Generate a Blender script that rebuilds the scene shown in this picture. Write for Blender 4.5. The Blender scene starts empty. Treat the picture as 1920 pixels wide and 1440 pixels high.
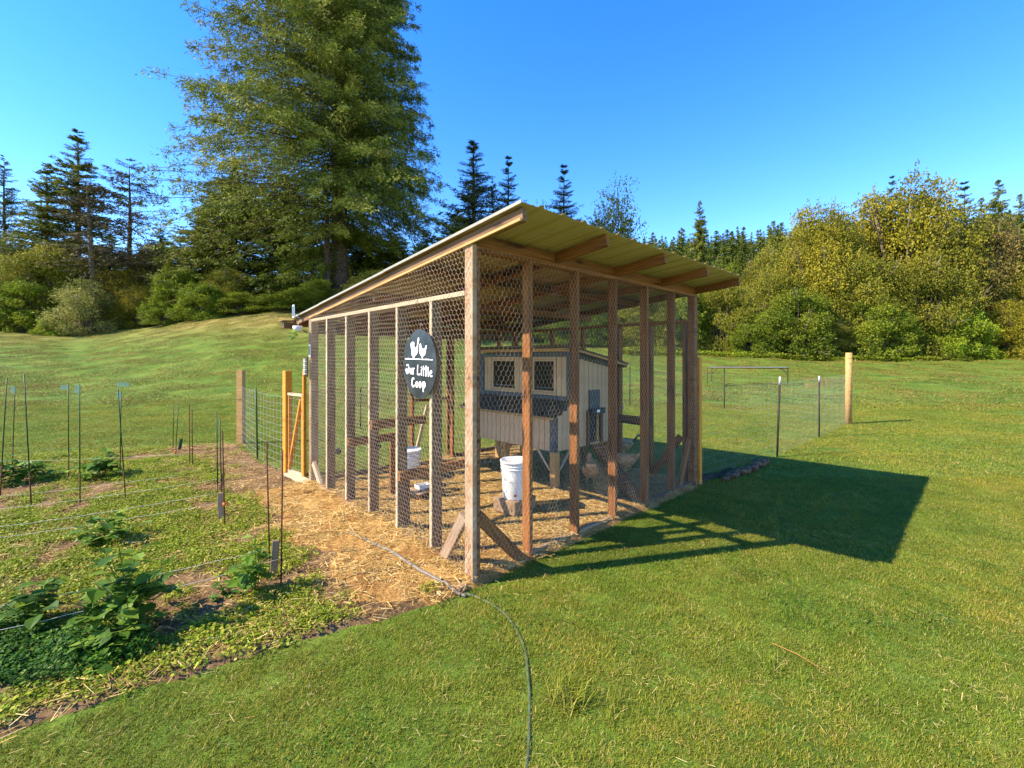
import bpy, bmesh, math, random
import numpy as np
from mathutils import Vector, Matrix, Euler, noise

random.seed(7)
RNG = np.random.default_rng(7)
SC = bpy.context.scene
COL = SC.collection

# ------------------------------------------------------------------ camera, sky, sun
F, HY, CH = 829.26, 672.26, 1.643          # focal length in px of a 1920 px wide frame, horizon row, eye height
cam = bpy.data.cameras.new('camera')
cam.sensor_width = 36.0
cam.lens = F / 1920 * 36
cam.shift_y = -(720 - HY) / 1920
cam.clip_start = 0.05
cam.clip_end = 2000
cam_o = bpy.data.objects.new('camera', cam)
cam_o.location = (0, 0, CH)
cam_o.rotation_euler = (math.radians(90), 0, 0)
COL.objects.link(cam_o)
SC.camera = cam_o

SUN_DIR = Vector((1.1356, 0.2921, -1.0)).normalized()      # the way the light travels
ELEV = math.asin(-SUN_DIR.z)
world = bpy.data.worlds.new('World')
SC.world = world
world.use_nodes = True
wn, wl = world.node_tree.nodes, world.node_tree.links
wn.clear()
sky = wn.new('ShaderNodeTexSky')
sky.sky_type = 'NISHITA'
sky.sun_disc = False
sky.sun_elevation = ELEV
sky.sun_rotation = math.atan2(-SUN_DIR.x, -SUN_DIR.y)
sky.altitude = 300
sky.air_density = 0.95
sky.dust_density = 0.0
sky.ozone_density = 1.9
hs = wn.new('ShaderNodeHueSaturation')
hs.inputs['Hue'].default_value = 0.514
hs.inputs['Saturation'].default_value = 1.38
hs.inputs['Value'].default_value = 1.0
bg = wn.new('ShaderNodeBackground')
bg.inputs['Strength'].default_value = 0.15
wo = wn.new('ShaderNodeOutputWorld')
wl.new(sky.outputs[0], hs.inputs['Color'])
wl.new(hs.outputs[0], bg.inputs['Color'])
wl.new(bg.outputs[0], wo.inputs['Surface'])

sl = bpy.data.lights.new('sun', 'SUN')
sl.energy = 3.8
sl.angle = math.radians(0.5)
sl.color = (1.0, 0.88, 0.70)
so = bpy.data.objects.new('sun', sl)
so.rotation_euler = SUN_DIR.to_track_quat('-Z', 'Y').to_euler()
so.location = (-20, -5, 20)
COL.objects.link(so)

SC.view_settings.view_transform = 'Standard'
SC.view_settings.look = 'None'
SC.view_settings.gamma = 1
SC.view_settings.use_curve_mapping = False
SC.view_settings.exposure = 1.70
SC.cycles.use_denoising = True
SC.cycles.max_bounces = 8
SC.cycles.transparent_max_bounces = 8

# ------------------------------------------------------------------ places
YAW = 0.7518
E1 = Vector((math.cos(YAW), math.sin(YAW), 0))      # along the right side of the run
E2 = Vector((-math.sin(YAW), math.cos(YAW), 0))     # along the left side of the run
A0 = Vector((-0.2858, 3.1947, 0))                   # nearest corner of the run
LS, LT = 3.66, 3.36                                 # the run's two sides


def G(px, py, z=0.0):
    d = (CH - z) * F / (py - HY)
    return Vector(((px - 960) / F * d, d, z))


def ST(p):
    r = Vector((p[0], p[1], 0)) - A0
    return r.dot(E1), r.dot(E2)


def lerp_tab(tab, u):
    return np.interp(u, [t[0] for t in tab], [t[1] for t in tab])


CREST = [(-900, 640), (0, 629), (150, 636), (280, 622), (420, 600), (520, 590), (640, 596), (760, 622), (900, 645),
         (1180, 655), (1500, 667), (1920, 668), (2800, 668)]
DC = 40.0


def ground_z(x, y):
    x = np.asarray(x, float)
    y = np.asarray(y, float)
    u = 960 + F * x / np.maximum(y, 1.0)
    zc = CH + (HY - lerp_tab(CREST, u)) / F * DC
    r0 = 9.5
    t = np.clip((y - r0) / (DC - r0), 0, None)
    f = np.where(t < 1, t * t * (1.75 - 0.75 * t), 1 + 1.0 * (1 - np.exp(-(t - 1) * 1.25)))
    return zc * f


HILL = [(-900, 0), (800, 0), (1000, 9), (1200, 36), (1400, 38), (1500, 41), (1700, 42), (1920, 47), (2300, 52), (2800, 52)]


def hill_z(x, y):
    u = 960 + F * np.asarray(x, float) / np.maximum(y, 1.0)
    t = np.clip((np.asarray(y, float) - 78) / 110, 0, 1)
    return ground_z(x, y) + lerp_tab(HILL, u) * t * (1.15 - .15 * t) - 0.6


# ------------------------------------------------------------------ materials
def new_mat(name):
    m = bpy.data.materials.new(name)
    m.use_nodes = True
    m.node_tree.nodes.clear()
    return m, m.node_tree.nodes, m.node_tree.links


def ramp(nd, stops, interp='LINEAR'):
    r = nd.new('ShaderNodeValToRGB')
    cr = r.color_ramp
    cr.interpolation = interp
    while len(cr.elements) < len(stops):
        cr.elements.new(0.5)
    for e, (p, c) in zip(cr.elements, stops):
        e.position = p
        e.color = (*c, 1)
    return r


def noise_n(nd, lk, vec, scale, detail=4, rough=.55):
    n = nd.new('ShaderNodeTexNoise')
    n.inputs['Scale'].default_value = scale
    n.inputs['Detail'].default_value = detail
    n.inputs['Roughness'].default_value = rough
    if vec is not None:
        lk.new(vec, n.inputs['Vector'])
    return n


def mix_rgb(nd, lk, a, b, fac, mode='MIX'):
    m = nd.new('ShaderNodeMix')
    m.data_type = 'RGBA'
    m.blend_type = mode
    for s, v in ((m.inputs[0], fac), (m.inputs[6], a), (m.inputs[7], b)):
        if isinstance(v, (int, float)):
            s.default_value = v
        elif isinstance(v, tuple):
            s.default_value = (*v, 1)
        else:
            lk.new(v, s)
    return m.outputs[2]


def out_principled(nd, lk, col, rough=.7, metal=0., spec=.3, bump=None, bstr=.3, bdist=.01, transl=0.):
    p = nd.new('ShaderNodeBsdfPrincipled')
    if isinstance(col, tuple):
        p.inputs['Base Color'].default_value = (*col, 1)
    else:
        lk.new(col, p.inputs['Base Color'])
    if isinstance(rough, (int, float)):
        p.inputs['Roughness'].default_value = rough
    else:
        lk.new(rough, p.inputs['Roughness'])
    p.inputs['Metallic'].default_value = metal
    p.inputs['Specular IOR Level'].default_value = spec
    if bump is not None:
        b = nd.new('ShaderNodeBump')
        b.inputs['Strength'].default_value = bstr
        b.inputs['Distance'].default_value = bdist
        lk.new(bump, b.inputs['Height'])
        lk.new(b.outputs[0], p.inputs['Normal'])
    o = nd.new('ShaderNodeOutputMaterial')
    if transl > 0:
        t = nd.new('ShaderNodeBsdfTranslucent')
        if isinstance(col, tuple):
            t.inputs['Color'].default_value = (*col, 1)
        else:
            lk.new(col, t.inputs['Color'])
        mx = nd.new('ShaderNodeMixShader')
        mx.inputs[0].default_value = transl
        lk.new(p.outputs[0], mx.inputs[1])
        lk.new(t.outputs[0], mx.inputs[2])
        lk.new(mx.outputs[0], o.inputs['Surface'])
    else:
        lk.new(p.outputs[0], o.inputs['Surface'])
    return p


def wood(name, dark, light, grey=None, scale=1.0):
    m, nd, lk = new_mat(name)
    tc = nd.new('ShaderNodeTexCoord')
    oi = nd.new('ShaderNodeObjectInfo')
    add = nd.new('ShaderNodeVectorMath')
    add.operation = 'ADD'
    mul = nd.new('ShaderNodeMath')
    mul.operation = 'MULTIPLY'
    mul.inputs[1].default_value = 37.0
    lk.new(oi.outputs['Random'], mul.inputs[0])
    lk.new(tc.outputs['Object'], add.inputs[0])
    lk.new(mul.outputs[0], add.inputs[1])
    mp = nd.new('ShaderNodeMapping')
    mp.inputs['Scale'].default_value = (1.6 * scale, 26 * scale, 26 * scale)
    lk.new(add.outputs[0], mp.inputs[0])
    n1 = noise_n(nd, lk, mp.outputs[0], 1.6, 5, .6)
    mp2 = nd.new('ShaderNodeMapping')
    mp2.inputs['Scale'].default_value = (2.2, 9, 9)
    lk.new(add.outputs[0], mp2.inputs[0])
    n2 = noise_n(nd, lk, mp2.outputs[0], 1.3, 3, .5)
    r = ramp(nd, [(.28, dark), (.72, light)])
    lk.new(n1.outputs[0], r.inputs[0])
    # blotches / knots
    r2 = ramp(nd, [(.28, tuple(c * .38 for c in dark)), (.40, (1, 1, 1)), (1, (1, 1, 1))])
    lk.new(n2.outputs[0], r2.inputs[0])
    c = mix_rgb(nd, lk, r.outputs[0], r2.outputs[0], .75, 'MULTIPLY')
    if grey:
        r3 = ramp(nd, [(.42, (0, 0, 0)), (.62, (1, 1, 1))])
        n3 = noise_n(nd, lk, mp2.outputs[0], .7, 4, .6)
        lk.new(n3.outputs[0], r3.inputs[0])
        c = mix_rgb(nd, lk, c, grey, r3.outputs[0])
    v = nd.new('ShaderNodeMapRange')
    v.inputs['To Min'].default_value = .78
    v.inputs['To Max'].default_value = 1.15
    lk.new(oi.outputs['Random'], v.inputs[0])
    h = nd.new('ShaderNodeHueSaturation')
    lk.new(c, h.inputs['Color'])
    lk.new(v.outputs[0], h.inputs['Value'])
    out_principled(nd, lk, h.outputs[0], .78, 0, .25, n1.outputs[0], .5, .004)
    return m


def plain(name, col, rough=.6, metal=0., spec=.3, var=.12, nscale=9, bstr=.15, transl=0.):
    m, nd, lk = new_mat(name)
    tc = nd.new('ShaderNodeTexCoord')
    n = noise_n(nd, lk, tc.outputs['Object'], nscale, 5, .6)
    a = tuple(max(0, c * (1 - 2 * var)) for c in col)
    b = tuple(min(1, c * (1 + var)) for c in col)
    r = ramp(nd, [(.3, a), (.7, b)])
    lk.new(n.outputs[0], r.inputs[0])
    out_principled(nd, lk, r.outputs[0], rough, metal, spec, n.outputs[0], bstr, .003, transl)
    return m


def foliage(name, stops, transl=.28, rough=.55, worldvar=None):
    """leaf material: 'tone' (one value per leaf) picks the leaf's own colour"""
    m, nd, lk = new_mat(name)
    at = nd.new('ShaderNodeAttribute')
    at.attribute_name = 'tone'
    r = ramp(nd, stops)
    lk.new(at.outputs['Fac'], r.inputs[0])
    c = r.outputs[0]
    oi = nd.new('ShaderNodeObjectInfo')
    v = nd.new('ShaderNodeMapRange')
    v.inputs['To Min'].default_value = .82
    v.inputs['To Max'].default_value = 1.18
    lk.new(oi.outputs['Random'], v.inputs[0])
    h = nd.new('ShaderNodeHueSaturation')
    lk.new(c, h.inputs['Color'])
    lk.new(v.outputs[0], h.inputs['Value'])
    c = h.outputs[0]
    if worldvar:
        g = nd.new('ShaderNodeNewGeometry')
        nb_ = noise_n(nd, lk, g.outputs['Position'], worldvar[0] * 4.3, 5, .7)
        rb_ = ramp(nd, [(.32, (.78, .88, .8)), (.5, (1, 1, 1)), (.70, (1.28, 1.10, 1.3))])
        lk.new(nb_.outputs[0], rb_.inputs[0])
        c = mix_rgb(nd, lk, c, rb_.outputs[0], 1.0, 'MULTIPLY')
        n = noise_n(nd, lk, g.outputs['Position'], worldvar[0], 4, .6)
        r2 = ramp(nd, [(.38, (0, 0, 0)), (.62, (1, 1, 1))])
        lk.new(n.outputs[0], r2.inputs[0])
        c2 = mix_rgb(nd, lk, c, worldvar[1], 1.0, 'MULTIPLY')
        c = mix_rgb(nd, lk, c, c2, r2.outputs[0])
    out_principled(nd, lk, c, rough, 0, .10, transl=transl)
    return m


M = {}
M['wood_weathered'] = wood('wood_weathered', (.17, .085, .038), (.42, .245, .12), (.37, .25, .155))
M['wood_pale'] = wood('wood_pale', (.40, .28, .16), (.62, .47, .30))
M['wood_stained'] = wood('wood_stained', (.105, .036, .009), (.32, .122, .029))
M['wood_dark'] = wood('wood_dark', (.10, .052, .024), (.24, .13, .06))
M['wood_yellow'] = wood('wood_yellow', (.44, .160, .016), (.62, .27, .035))
M['wood_post'] = wood('wood_post', (.32, .165, .05), (.54, .31, .11))
M['plywood'] = wood('plywood', (.20, .12, .06), (.38, .25, .14), None, .5)
M['siding'] = plain('siding_paint', (.54, .34, .18), .7, var=.08, nscale=5)
M['grey_trim'] = plain('grey_trim_paint', (.085, .085, .08), .6, var=.15)
M['shingle'] = wood('shingle_brown', (.06, .04, .022), (.16, .11, .06))
M['metal_roof'] = plain('roof_metal', (.36, .235, .06), .38, .25, .5, var=.05, nscale=2)
M['roof_edge'] = plain('roof_edge_metal', (.36, .31, .20), .4, .3, .5, var=.08)
M['wire'] = plain('galvanised_wire', (.44, .37, .30), .5, .35, .4, var=.1)
M['wire_thin'] = plain('welded_wire', (.42, .42, .38), .5, .4, .4, var=.1)
M['black'] = plain('black_paint', (.018, .018, .02), .42, .3, .5, var=.2)
M['sign_steel'] = plain('blackened_steel', (.040, .042, .046), .36, .5, .5, var=.45, nscale=6)
M['white'] = plain('white_plastic', (.74, .71, .66), .45, var=.08)
M['lettering'] = plain('cut_out_lettering', (.92, .90, .86), .6, var=.02)
M['rust'] = plain('rusty_steel', (.115, .045, .022), .8, .2, .2, var=.35, nscale=60)
M['green_steel'] = plain('green_steel', (.018, .075, .022), .55, .2, .3, var=.3, nscale=30)
M['dark_steel'] = plain('dark_steel', (.05, .035, .025), .7, .3, .3, var=.3, nscale=30)
M['white_paint'] = plain('white_post_paint', (.45, .45, .42), .5, var=.05)
M['screen'] = plain('window_screen', (.055, .038, .020), .9, 0, .02, var=.3, nscale=25)
M['string'] = plain('white_twine', (.60, .54, .42), .7, var=.1)
M['tape'] = plain('green_marker_tape', (.34, .48, .26), .5, var=.1, transl=.3)
M['orange'] = plain('orange_tape', (.75, .16, .03), .5, var=.1)
M['hose_grey'] = plain('hose_dusty', (.17, .14, .105), .55, var=.15, nscale=20)
M['hose_green'] = plain('hose_green', (.075, .105, .045), .5, var=.2, nscale=20)
M['bark'] = plain('bark', (.085, .058, .038), .9, var=.4, nscale=6, bstr=.8)
M['bark_grey'] = plain('bark_grey', (.19, .15, .115), .9, var=.4, nscale=5, bstr=.8)
M['twig'] = plain('twig', (.20, .155, .11), .9, var=.3, nscale=5)
M['log'] = plain('rotten_log', (.17, .09, .04), .9, var=.5, nscale=12, bstr=1)
M['cut_wood'] = plain('cut_wood', (.30, .17, .09), .85, var=.3, nscale=12)
M['hen'] = plain('buff_feathers', (.66, .36, .16), .85, var=.25, nscale=14, bstr=.5)
M['rooster'] = plain('cream_feathers', (.50, .33, .18), .85, var=.35, nscale=10, bstr=.5)
M['tail'] = plain('green_black_feathers', (.02, .06, .03), .4, var=.3, nscale=30)
M['comb'] = plain('red_comb', (.45, .03, .02), .6, var=.1)
M['beak'] = plain('beak_horn', (.55, .35, .10), .5, var=.1)
M['eye'] = plain('eye_dark', (.01, .01, .01), .2, var=.1)
M['blue'] = plain('blue_plastic', (.02, .22, .45), .4, var=.1)
M['teal'] = plain('teal_plastic', (.01, .06, .08), .4, var=.1)
M['solar'] = plain('solar_cell', (.015, .018, .03), .2, .2, .5, var=.1)

LEAF_FIR = [(0, (.050, .065, .009)), (.45, (.125, .155, .018)), (.8, (.22, .245, .034)), (1, (.33, .28, .07))]
M['fir'] = foliage('fir_needles', LEAF_FIR, .22, .6)
M['fir_blue'] = foliage('spruce_needles', [(0, (.030, .048, .014)), (.6, (.080, .10, .024)), (1, (.17, .17, .04))], .2, .6)
M['fir_hill'] = foliage('hill_needles', [(0, (.055, .085, .016)), (.5, (.13, .17, .026)), (1, (.26, .27, .045))], .22, .6)
M['larch'] = foliage('sparse_needles', [(0, (.050, .042, .016)), (.6, (.095, .080, .028)), (1, (.16, .12, .05))], .12, .6)
M['leaf_yellow'] = foliage('leaves_autumn_yellow', [(0, (.075, .075, .010)), (.35, (.17, .16, .018)), (.75, (.30, .27, .022)), (1, (.38, .27, .03))], .35)
M['leaf_olive'] = foliage('leaves_olive', [(0, (.065, .080, .010)), (.5, (.18, .18, .018)), (.85, (.29, .27, .03)), (1, (.34, .24, .04))], .3)
M['leaf_green'] = foliage('leaves_green', [(0, (.05, .080, .009)), (.5, (.15, .195, .016)), (1, (.29, .30, .025))], .32)
M['leaf_bright'] = foliage('leaves_bright', [(0, (.08, .13, .010)), (.5, (.19, .26, .018)), (1, (.36, .36, .03))], .35)
M['leaf_red'] = foliage('leaves_rusty', [(0, (.06, .055, .014)), (.5, (.15, .125, .028)), (1, (.26, .16, .05))], .3)
M['leaf_pink'] = foliage('leaves_drying', [(0, (.09, .09, .025)), (.5, (.22, .23, .05)), (1, (.38, .33, .10))], .35)
M['grass'] = foliage('grass_blades', [(0, (.080, .125, .009)), (.45, (.155, .215, .016)), (.82, (.23, .27, .028)), (.94, (.31, .29, .07)), (1, (.40, .34, .13))], .30, .5,
                     (.55, (1.45, 1.12, 1.2)))
M['grass_hill'] = foliage('grass_hill', [(0, (.085, .120, .012)), (.45, (.150, .195, .018)), (.75, (.22, .225, .035)), (1, (.38, .29, .10))], .28, .5,
                          (.22, (1.25, .95, 1.15)))
M['weed'] = foliage('weed_leaves', [(0, (.09, .15, .008)), (.45, (.21, .29, .014)), (.8, (.36, .38, .03)), (1, (.50, .40, .12))], .35, .5)
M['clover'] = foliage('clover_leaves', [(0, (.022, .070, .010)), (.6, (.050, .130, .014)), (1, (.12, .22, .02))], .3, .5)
M['straw'] = foliage('straw', [(0, (.30, .175, .045)), (.5, (.54, .35, .10)), (1, (.76, .59, .27))], .15, .6)
M['plant'] = foliage('broad_leaves', [(0, (.045, .10, .014)), (.6, (.11, .21, .024)), (1, (.24, .34, .04))], .38, .42)


def ground_material(name, kind):
    m, nd, lk = new_mat(name)
    g = nd.new('ShaderNodeNewGeometry')
    p = g.outputs['Position']
    if kind == 'lawn':
        big = noise_n(nd, lk, p, .10, 3, .55)
        mid = noise_n(nd, lk, p, .9, 5, .65)
        fine = noise_n(nd, lk, p, 14, 6, .75)
        c1 = ramp(nd, [(.30, (.055, .105, .012)), (.52, (.105, .165, .018)), (.72, (.165, .19, .030))])
        lk.new(mid.outputs[0], c1.inputs[0])
        c2 = ramp(nd, [(.34, (.55, .55, .5)), (.5, (1, 1, 1)), (.70, (1.5, 1.35, 1.3))])
        lk.new(fine.outputs[0], c2.inputs[0])
        c = mix_rgb(nd, lk, c1.outputs[0], c2.outputs[0], .9, 'MULTIPLY')
        # the dry brown bank on the hill
        sx = nd.new('ShaderNodeSeparateXYZ')
        lk.new(p, sx.inputs[0])
        mr = nd.new('ShaderNodeMapRange')
        mr.inputs['From Min'].default_value = 2.4
        mr.inputs['From Max'].default_value = 5.2
        lk.new(sx.outputs['Z'], mr.inputs[0])
        mu = nd.new('ShaderNodeMath')
        mu.operation = 'MULTIPLY'
        r3 = ramp(nd, [(.35, (.25, .25, .25)), (.6, (1, 1, 1))])
        lk.new(big.outputs[0], r3.inputs[0])
        lk.new(mr.outputs[0], mu.inputs[0])
        lk.new(r3.outputs[0], mu.inputs[1])
        dry = mix_rgb(nd, lk, (.27, .19, .060), c2.outputs[0], .8, 'MULTIPLY')
        c = mix_rgb(nd, lk, c, dry, mu.outputs[0])
        out_principled(nd, lk, c, .85, 0, .1, fine.outputs[0], .7, .05)
    elif kind == 'soil':
        mid = noise_n(nd, lk, p, 1.6, 6, .65)
        fine = noise_n(nd, lk, p, 30, 8, .7)
        c1 = ramp(nd, [(.35, (.13, .075, .035)), (.55, (.25, .155, .075)), (.72, (.36, .25, .13))])
        lk.new(mid.outputs[0], c1.inputs[0])
        c2 = ramp(nd, [(.32, (.45, .42, .4)), (.55, (1, 1, 1)), (.72, (1.5, 1.5, 1.4))])
        lk.new(fine.outputs[0], c2.inputs[0])
        c = mix_rgb(nd, lk, c1.outputs[0], c2.outputs[0], .9, 'MULTIPLY')
        out_principled(nd, lk, c, .95, 0, .05, fine.outputs[0], 1, .03)
    elif kind == 'dark_soil':
        fine = noise_n(nd, lk, p, 22, 8, .75)
        c1 = ramp(nd, [(.35, (.022, .016, .010)), (.6, (.075, .055, .03)), (.72, (.22, .19, .14))])
        lk.new(fine.outputs[0], c1.inputs[0])
        out_principled(nd, lk, c1.outputs[0], .95, 0, .05, fine.outputs[0], 1, .03)
    elif kind == 'litter':
        mid = noise_n(nd, lk, p, 3.0, 6, .65)
        fine = noise_n(nd, lk, p, 45, 8, .7)
        c1 = ramp(nd, [(.35, (.24, .115, .035)), (.55, (.42, .235, .072)), (.72, (.54, .34, .115))])
        lk.new(mid.outputs[0], c1.inputs[0])
        c2 = ramp(nd, [(.32, (.5, .45, .4)), (.55, (1, 1, 1)), (.72, (1.4, 1.4, 1.35))])
        lk.new(fine.outputs[0], c2.inputs[0])
        c = mix_rgb(nd, lk, c1.outputs[0], c2.outputs[0], .9, 'MULTIPLY')
        out_principled(nd, lk, c, .95, 0, .05, fine.outputs[0], 1, .02)
    else:
        mid = noise_n(nd, lk, p, .15, 6, .65)
        c1 = ramp(nd, [(.35, (.03, .04, .012)), (.65, (.09, .10, .03))])
        lk.new(mid.outputs[0], c1.inputs[0])
        out_principled(nd, lk, c1.outputs[0], .95, 0, .05, mid.outputs[0], 1, .2)
    return m


# ------------------------------------------------------------------ mesh helpers
def np_mesh(name, V, Fc, mat, tone=None, smooth=False):
    V = np.asarray(V, np.float32).reshape(-1, 3)
    Fc = np.asarray(Fc, np.int32)
    k = Fc.shape[1]
    me = bpy.data.meshes.new(name)
    me.vertices.add(len(V))
    me.vertices.foreach_set('co', V.ravel())
    me.loops.add(Fc.size)
    me.loops.foreach_set('vertex_index', Fc.ravel())
    me.polygons.add(len(Fc))
    me.polygons.foreach_set('loop_start', np.arange(0, Fc.size, k, dtype=np.int32))
    me.polygons.foreach_set('loop_total', np.full(len(Fc), k, dtype=np.int32))
    if smooth:
        me.polygons.foreach_set('use_smooth', np.ones(len(Fc), bool))
    me.update(calc_edges=True)
    if tone is not None:
        a = me.attributes.new('tone', 'FLOAT', 'FACE')
        a.data.foreach_set('value', np.asarray(tone, np.float32))
    if mat is not None:
        me.materials.append(mat)
    return me


def add(name, me, parent=None, loc=None, rot=None, label=None, cat=None, group=None, kind=None):
    o = bpy.data.objects.new(name, me)
    COL.objects.link(o)
    if parent is not None:
        o.parent = parent
    if loc is not None:
        o.location = loc
    if rot is not None:
        o.rotation_euler = rot
    for k, v in (('label', label), ('category', cat), ('group', group), ('kind', kind)):
        if v:
            o[k] = v
    return o


def empty(name, loc, rz=0., **kw):
    o = add(name, None, None, loc, (0, 0, rz), **kw)
    o.empty_display_size = .1
    return o


_box = {}


def box_mesh(L, w, h, mat, bev=.003):
    key = (round(L, 3), round(w, 3), round(h, 3), mat.name, bev)
    if key in _box:
        return _box[key]
    bm = bmesh.new()
    bmesh.ops.create_cube(bm, size=1, matrix=Matrix.Diagonal((L, w, h, 1)))
    if bev:
        bmesh.ops.bevel(bm, geom=bm.edges[:], offset=min(bev, w * .25, h * .25), segments=1, affect='EDGES', profile=.5)
    me = bpy.data.meshes.new('board')
    bm.to_mesh(me)
    bm.free()
    me.materials.append(mat)
    _box[key] = me
    return me


def board(name, p0, p1, w, h, mat, parent=None, up=(0, 0, 1), bev=.003, **kw):
    p0, p1 = Vector(p0), Vector(p1)
    x = (p1 - p0)
    L = x.length
    x.normalize()
    z = Vector(up)
    z = (z - x * z.dot(x)).normalized()
    y = z.cross(x)
    m = Matrix((x, y, z)).transposed().to_4x4()
    m.translation = (p0 + p1) / 2
    o = add(name, box_mesh(L, w, h, mat, bev), parent, **kw)
    o.matrix_local = m
    return o


def box(name, lo, hi, mat, parent=None, bev=.003, **kw):
    lo, hi = Vector(lo), Vector(hi)
    d = hi - lo
    o = add(name, box_mesh(d.x, d.y, d.z, mat, bev), parent, **kw)
    o.location = (lo + hi) / 2
    return o


def tube_mesh(name, pts, radii, mat, sides=8, cap=True):
    pts = [Vector(p) for p in pts]
    if not hasattr(radii, '__len__'):
        radii = [radii] * len(pts)
    V, Fq = [], []
    n = len(pts)
    ref = None
    for i, p in enumerate(pts):
        t = (pts[min(i + 1, n - 1)] - pts[max(i - 1, 0)]).normalized()
        if ref is None:
            ref = Vector((0, 0, 1)) if abs(t.z) < .9 else Vector((1, 0, 0))
        a = (ref - t * ref.dot(t)).normalized()
        ref = a
        b = t.cross(a)
        for k in range(sides):
            an = 2 * math.pi * k / sides
            V.append(p + (a * math.cos(an) + b * math.sin(an)) * radii[i])
    for i in range(n - 1):
        for k in range(sides):
            k2 = (k + 1) % sides
            Fq.append((i * sides + k, i * sides + k2, (i + 1) * sides + k2, (i + 1) * sides + k))
    fs = [list(f) for f in Fq]
    if cap:
        fs.append([k for k in range(sides)][::-1])
        fs.append([(n - 1) * sides + k for k in range(sides)])
    me = bpy.data.meshes.new(name)
    me.from_pydata([tuple(v) for v in V], [], fs)
    me.polygons.foreach_set('use_smooth', [len(f) == 4 for f in fs])
    me.materials.append(mat)
    me.update()
    return me


def tube(name, pts, r, mat, parent=None, sides=8, **kw):
    return add(name, tube_mesh(name, pts, r, mat, sides), parent, **kw)


def lathe_mesh(name, prof, mat, seg=32):
    V, fs = [], []
    for (r, z) in prof:
        for k in range(seg):
            a = 2 * math.pi * k / seg
            V.append((r * math.cos(a), r * math.sin(a), z))
    for i in range(len(prof) - 1):
        for k in range(seg):
            k2 = (k + 1) % seg
            fs.append((i * seg + k, i * seg + k2, (i + 1) * seg + k2, (i + 1) * seg + k))
    fs.append(tuple(range(seg))[::-1])
    fs.append(tuple((len(prof) - 1) * seg + k for k in range(seg)))
    me = bpy.data.meshes.new(name)
    me.from_pydata(V, [], fs)
    me.polygons.foreach_set('use_smooth', [len(f) == 4 for f in fs])
    me.materials.append(mat)
    me.update()
    return me


def prisms(P0, P1, r):
    """three-sided thin wires between the rows of P0 and P1"""
    P0 = np.asarray(P0, float)
    P1 = np.asarray(P1, float)
    n = len(P0)
    r = np.broadcast_to(np.asarray(r, float), (n,))[:, None]
    t = P1 - P0
    t /= np.linalg.norm(t, axis=1)[:, None] + 1e-12
    ref = np.where(np.abs(t[:, 2:3]) < .9, np.array([[0, 0, 1.]]), np.array([[1., 0, 0]]))
    a = np.cross(t, ref)
    a /= np.linalg.norm(a, axis=1)[:, None]
    b = np.cross(t, a)
    V = []
    for P in (P0, P1):
        for k in range(3):
            an = 2 * math.pi * k / 3
            V.append(P + (a * math.cos(an) + b * math.sin(an)) * r)
    V = np.stack(V, 1).reshape(-1, 3)
    base = (np.arange(n) * 6)[:, None, None]
    f = np.array([[0, 1, 4, 3], [1, 2, 5, 4], [2, 0, 3, 5]])[None]
    return V, (base + f).reshape(-1, 4)


def rhombi(C, D, N, l, w):
    """leaf cards: centre C, long axis D, side axis N (unit rows), length l, width w"""
    l = np.asarray(l)[:, None] * .5
    w = np.asarray(w)[:, None] * .5
    V = np.stack([C - D * l, C + N * w - D * l * .15, C + D * l, C - N * w - D * l * .15], 1).reshape(-1, 3)
    Fq = np.arange(len(C) * 4).reshape(-1, 4)
    return V, Fq


def unit(a):
    return a / (np.linalg.norm(a, axis=1)[:, None] + 1e-9)


# ------------------------------------------------------------------ the ground
def graded(lo, hi, fine_lo, fine_hi, step, grow):
    v = list(np.arange(fine_lo, fine_hi, step))
    s, x = step, v[-1]
    while x < hi:
        s *= grow
        x += s
        v.append(min(x, hi))
    s, x = step, v[0]
    left = []
    while x > lo:
        s *= grow
        x -= s
        left.append(max(x, lo))
    return np.array(left[::-1] + v)


def grid_mesh(name, xs, ys, zf, mat):
    X, Y = np.meshgrid(xs, ys)
    Z = zf(X, Y)
    V = np.stack([X, Y, Z], -1).reshape(-1, 3)
    nx, ny = len(xs), len(ys)
    i = (np.arange(ny - 1)[:, None] * nx + np.arange(nx - 1)[None]).ravel()
    return np_mesh(name, V, np.stack([i, i + 1, i + nx + 1, i + nx], 1), mat, smooth=True)


def bumpy_ground(x, y):
    z = ground_z(x, y)
    amp = np.clip((y - 11) / 10, 0, 1) * .10
    return z + amp * (np.sin(x * .63 + np.sin(y * .41) * 2) * np.sin(y * .55 + np.sin(x * .37) * 1.7) +
                      .5 * np.sin(x * 1.7 + y * .9) * np.sin(y * 1.9 - x * .6))


M['lawn'] = ground_material('lawn_ground', 'lawn')
M['soil'] = ground_material('garden_soil', 'soil')
M['litter'] = ground_material('coop_litter', 'litter')
M['forest'] = ground_material('forest_floor', 'forest')
xs = graded(-420, 420, -16, 16, .5, 1.07)
ys = graded(-60, 420, -4, 42, .5, 1.07)
add('lawn', grid_mesh('lawn', xs, ys, lambda x, y: bumpy_ground(x, y), M['lawn']), kind='structure')
xs = np.linspace(-60, 420, 110)
ys = np.linspace(72, 330, 60)
add('hill', grid_mesh('hill', xs, ys, lambda x, y: hill_z(x, y) + .8 * np.sin(x * .13) * np.sin(y * .11), M['forest']), kind='structure')

GARDEN = [(-.31, 3.13), (-.62, 2.93), (-1.0, 2.72), (-1.55, 2.36), (-2.16, 1.99), (-4.5, .45), (-10, -1.0), (-15, 5), (-9.5, 6.95), (-8.5, 7.33),
          (-6.9, 7.88), (-5.3, 8.55), (-4.25, 7.3), (-3.2, 6.25), (-2.66, 5.66), (-2.3, 5.4), (-.35, 3.3)]


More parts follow.
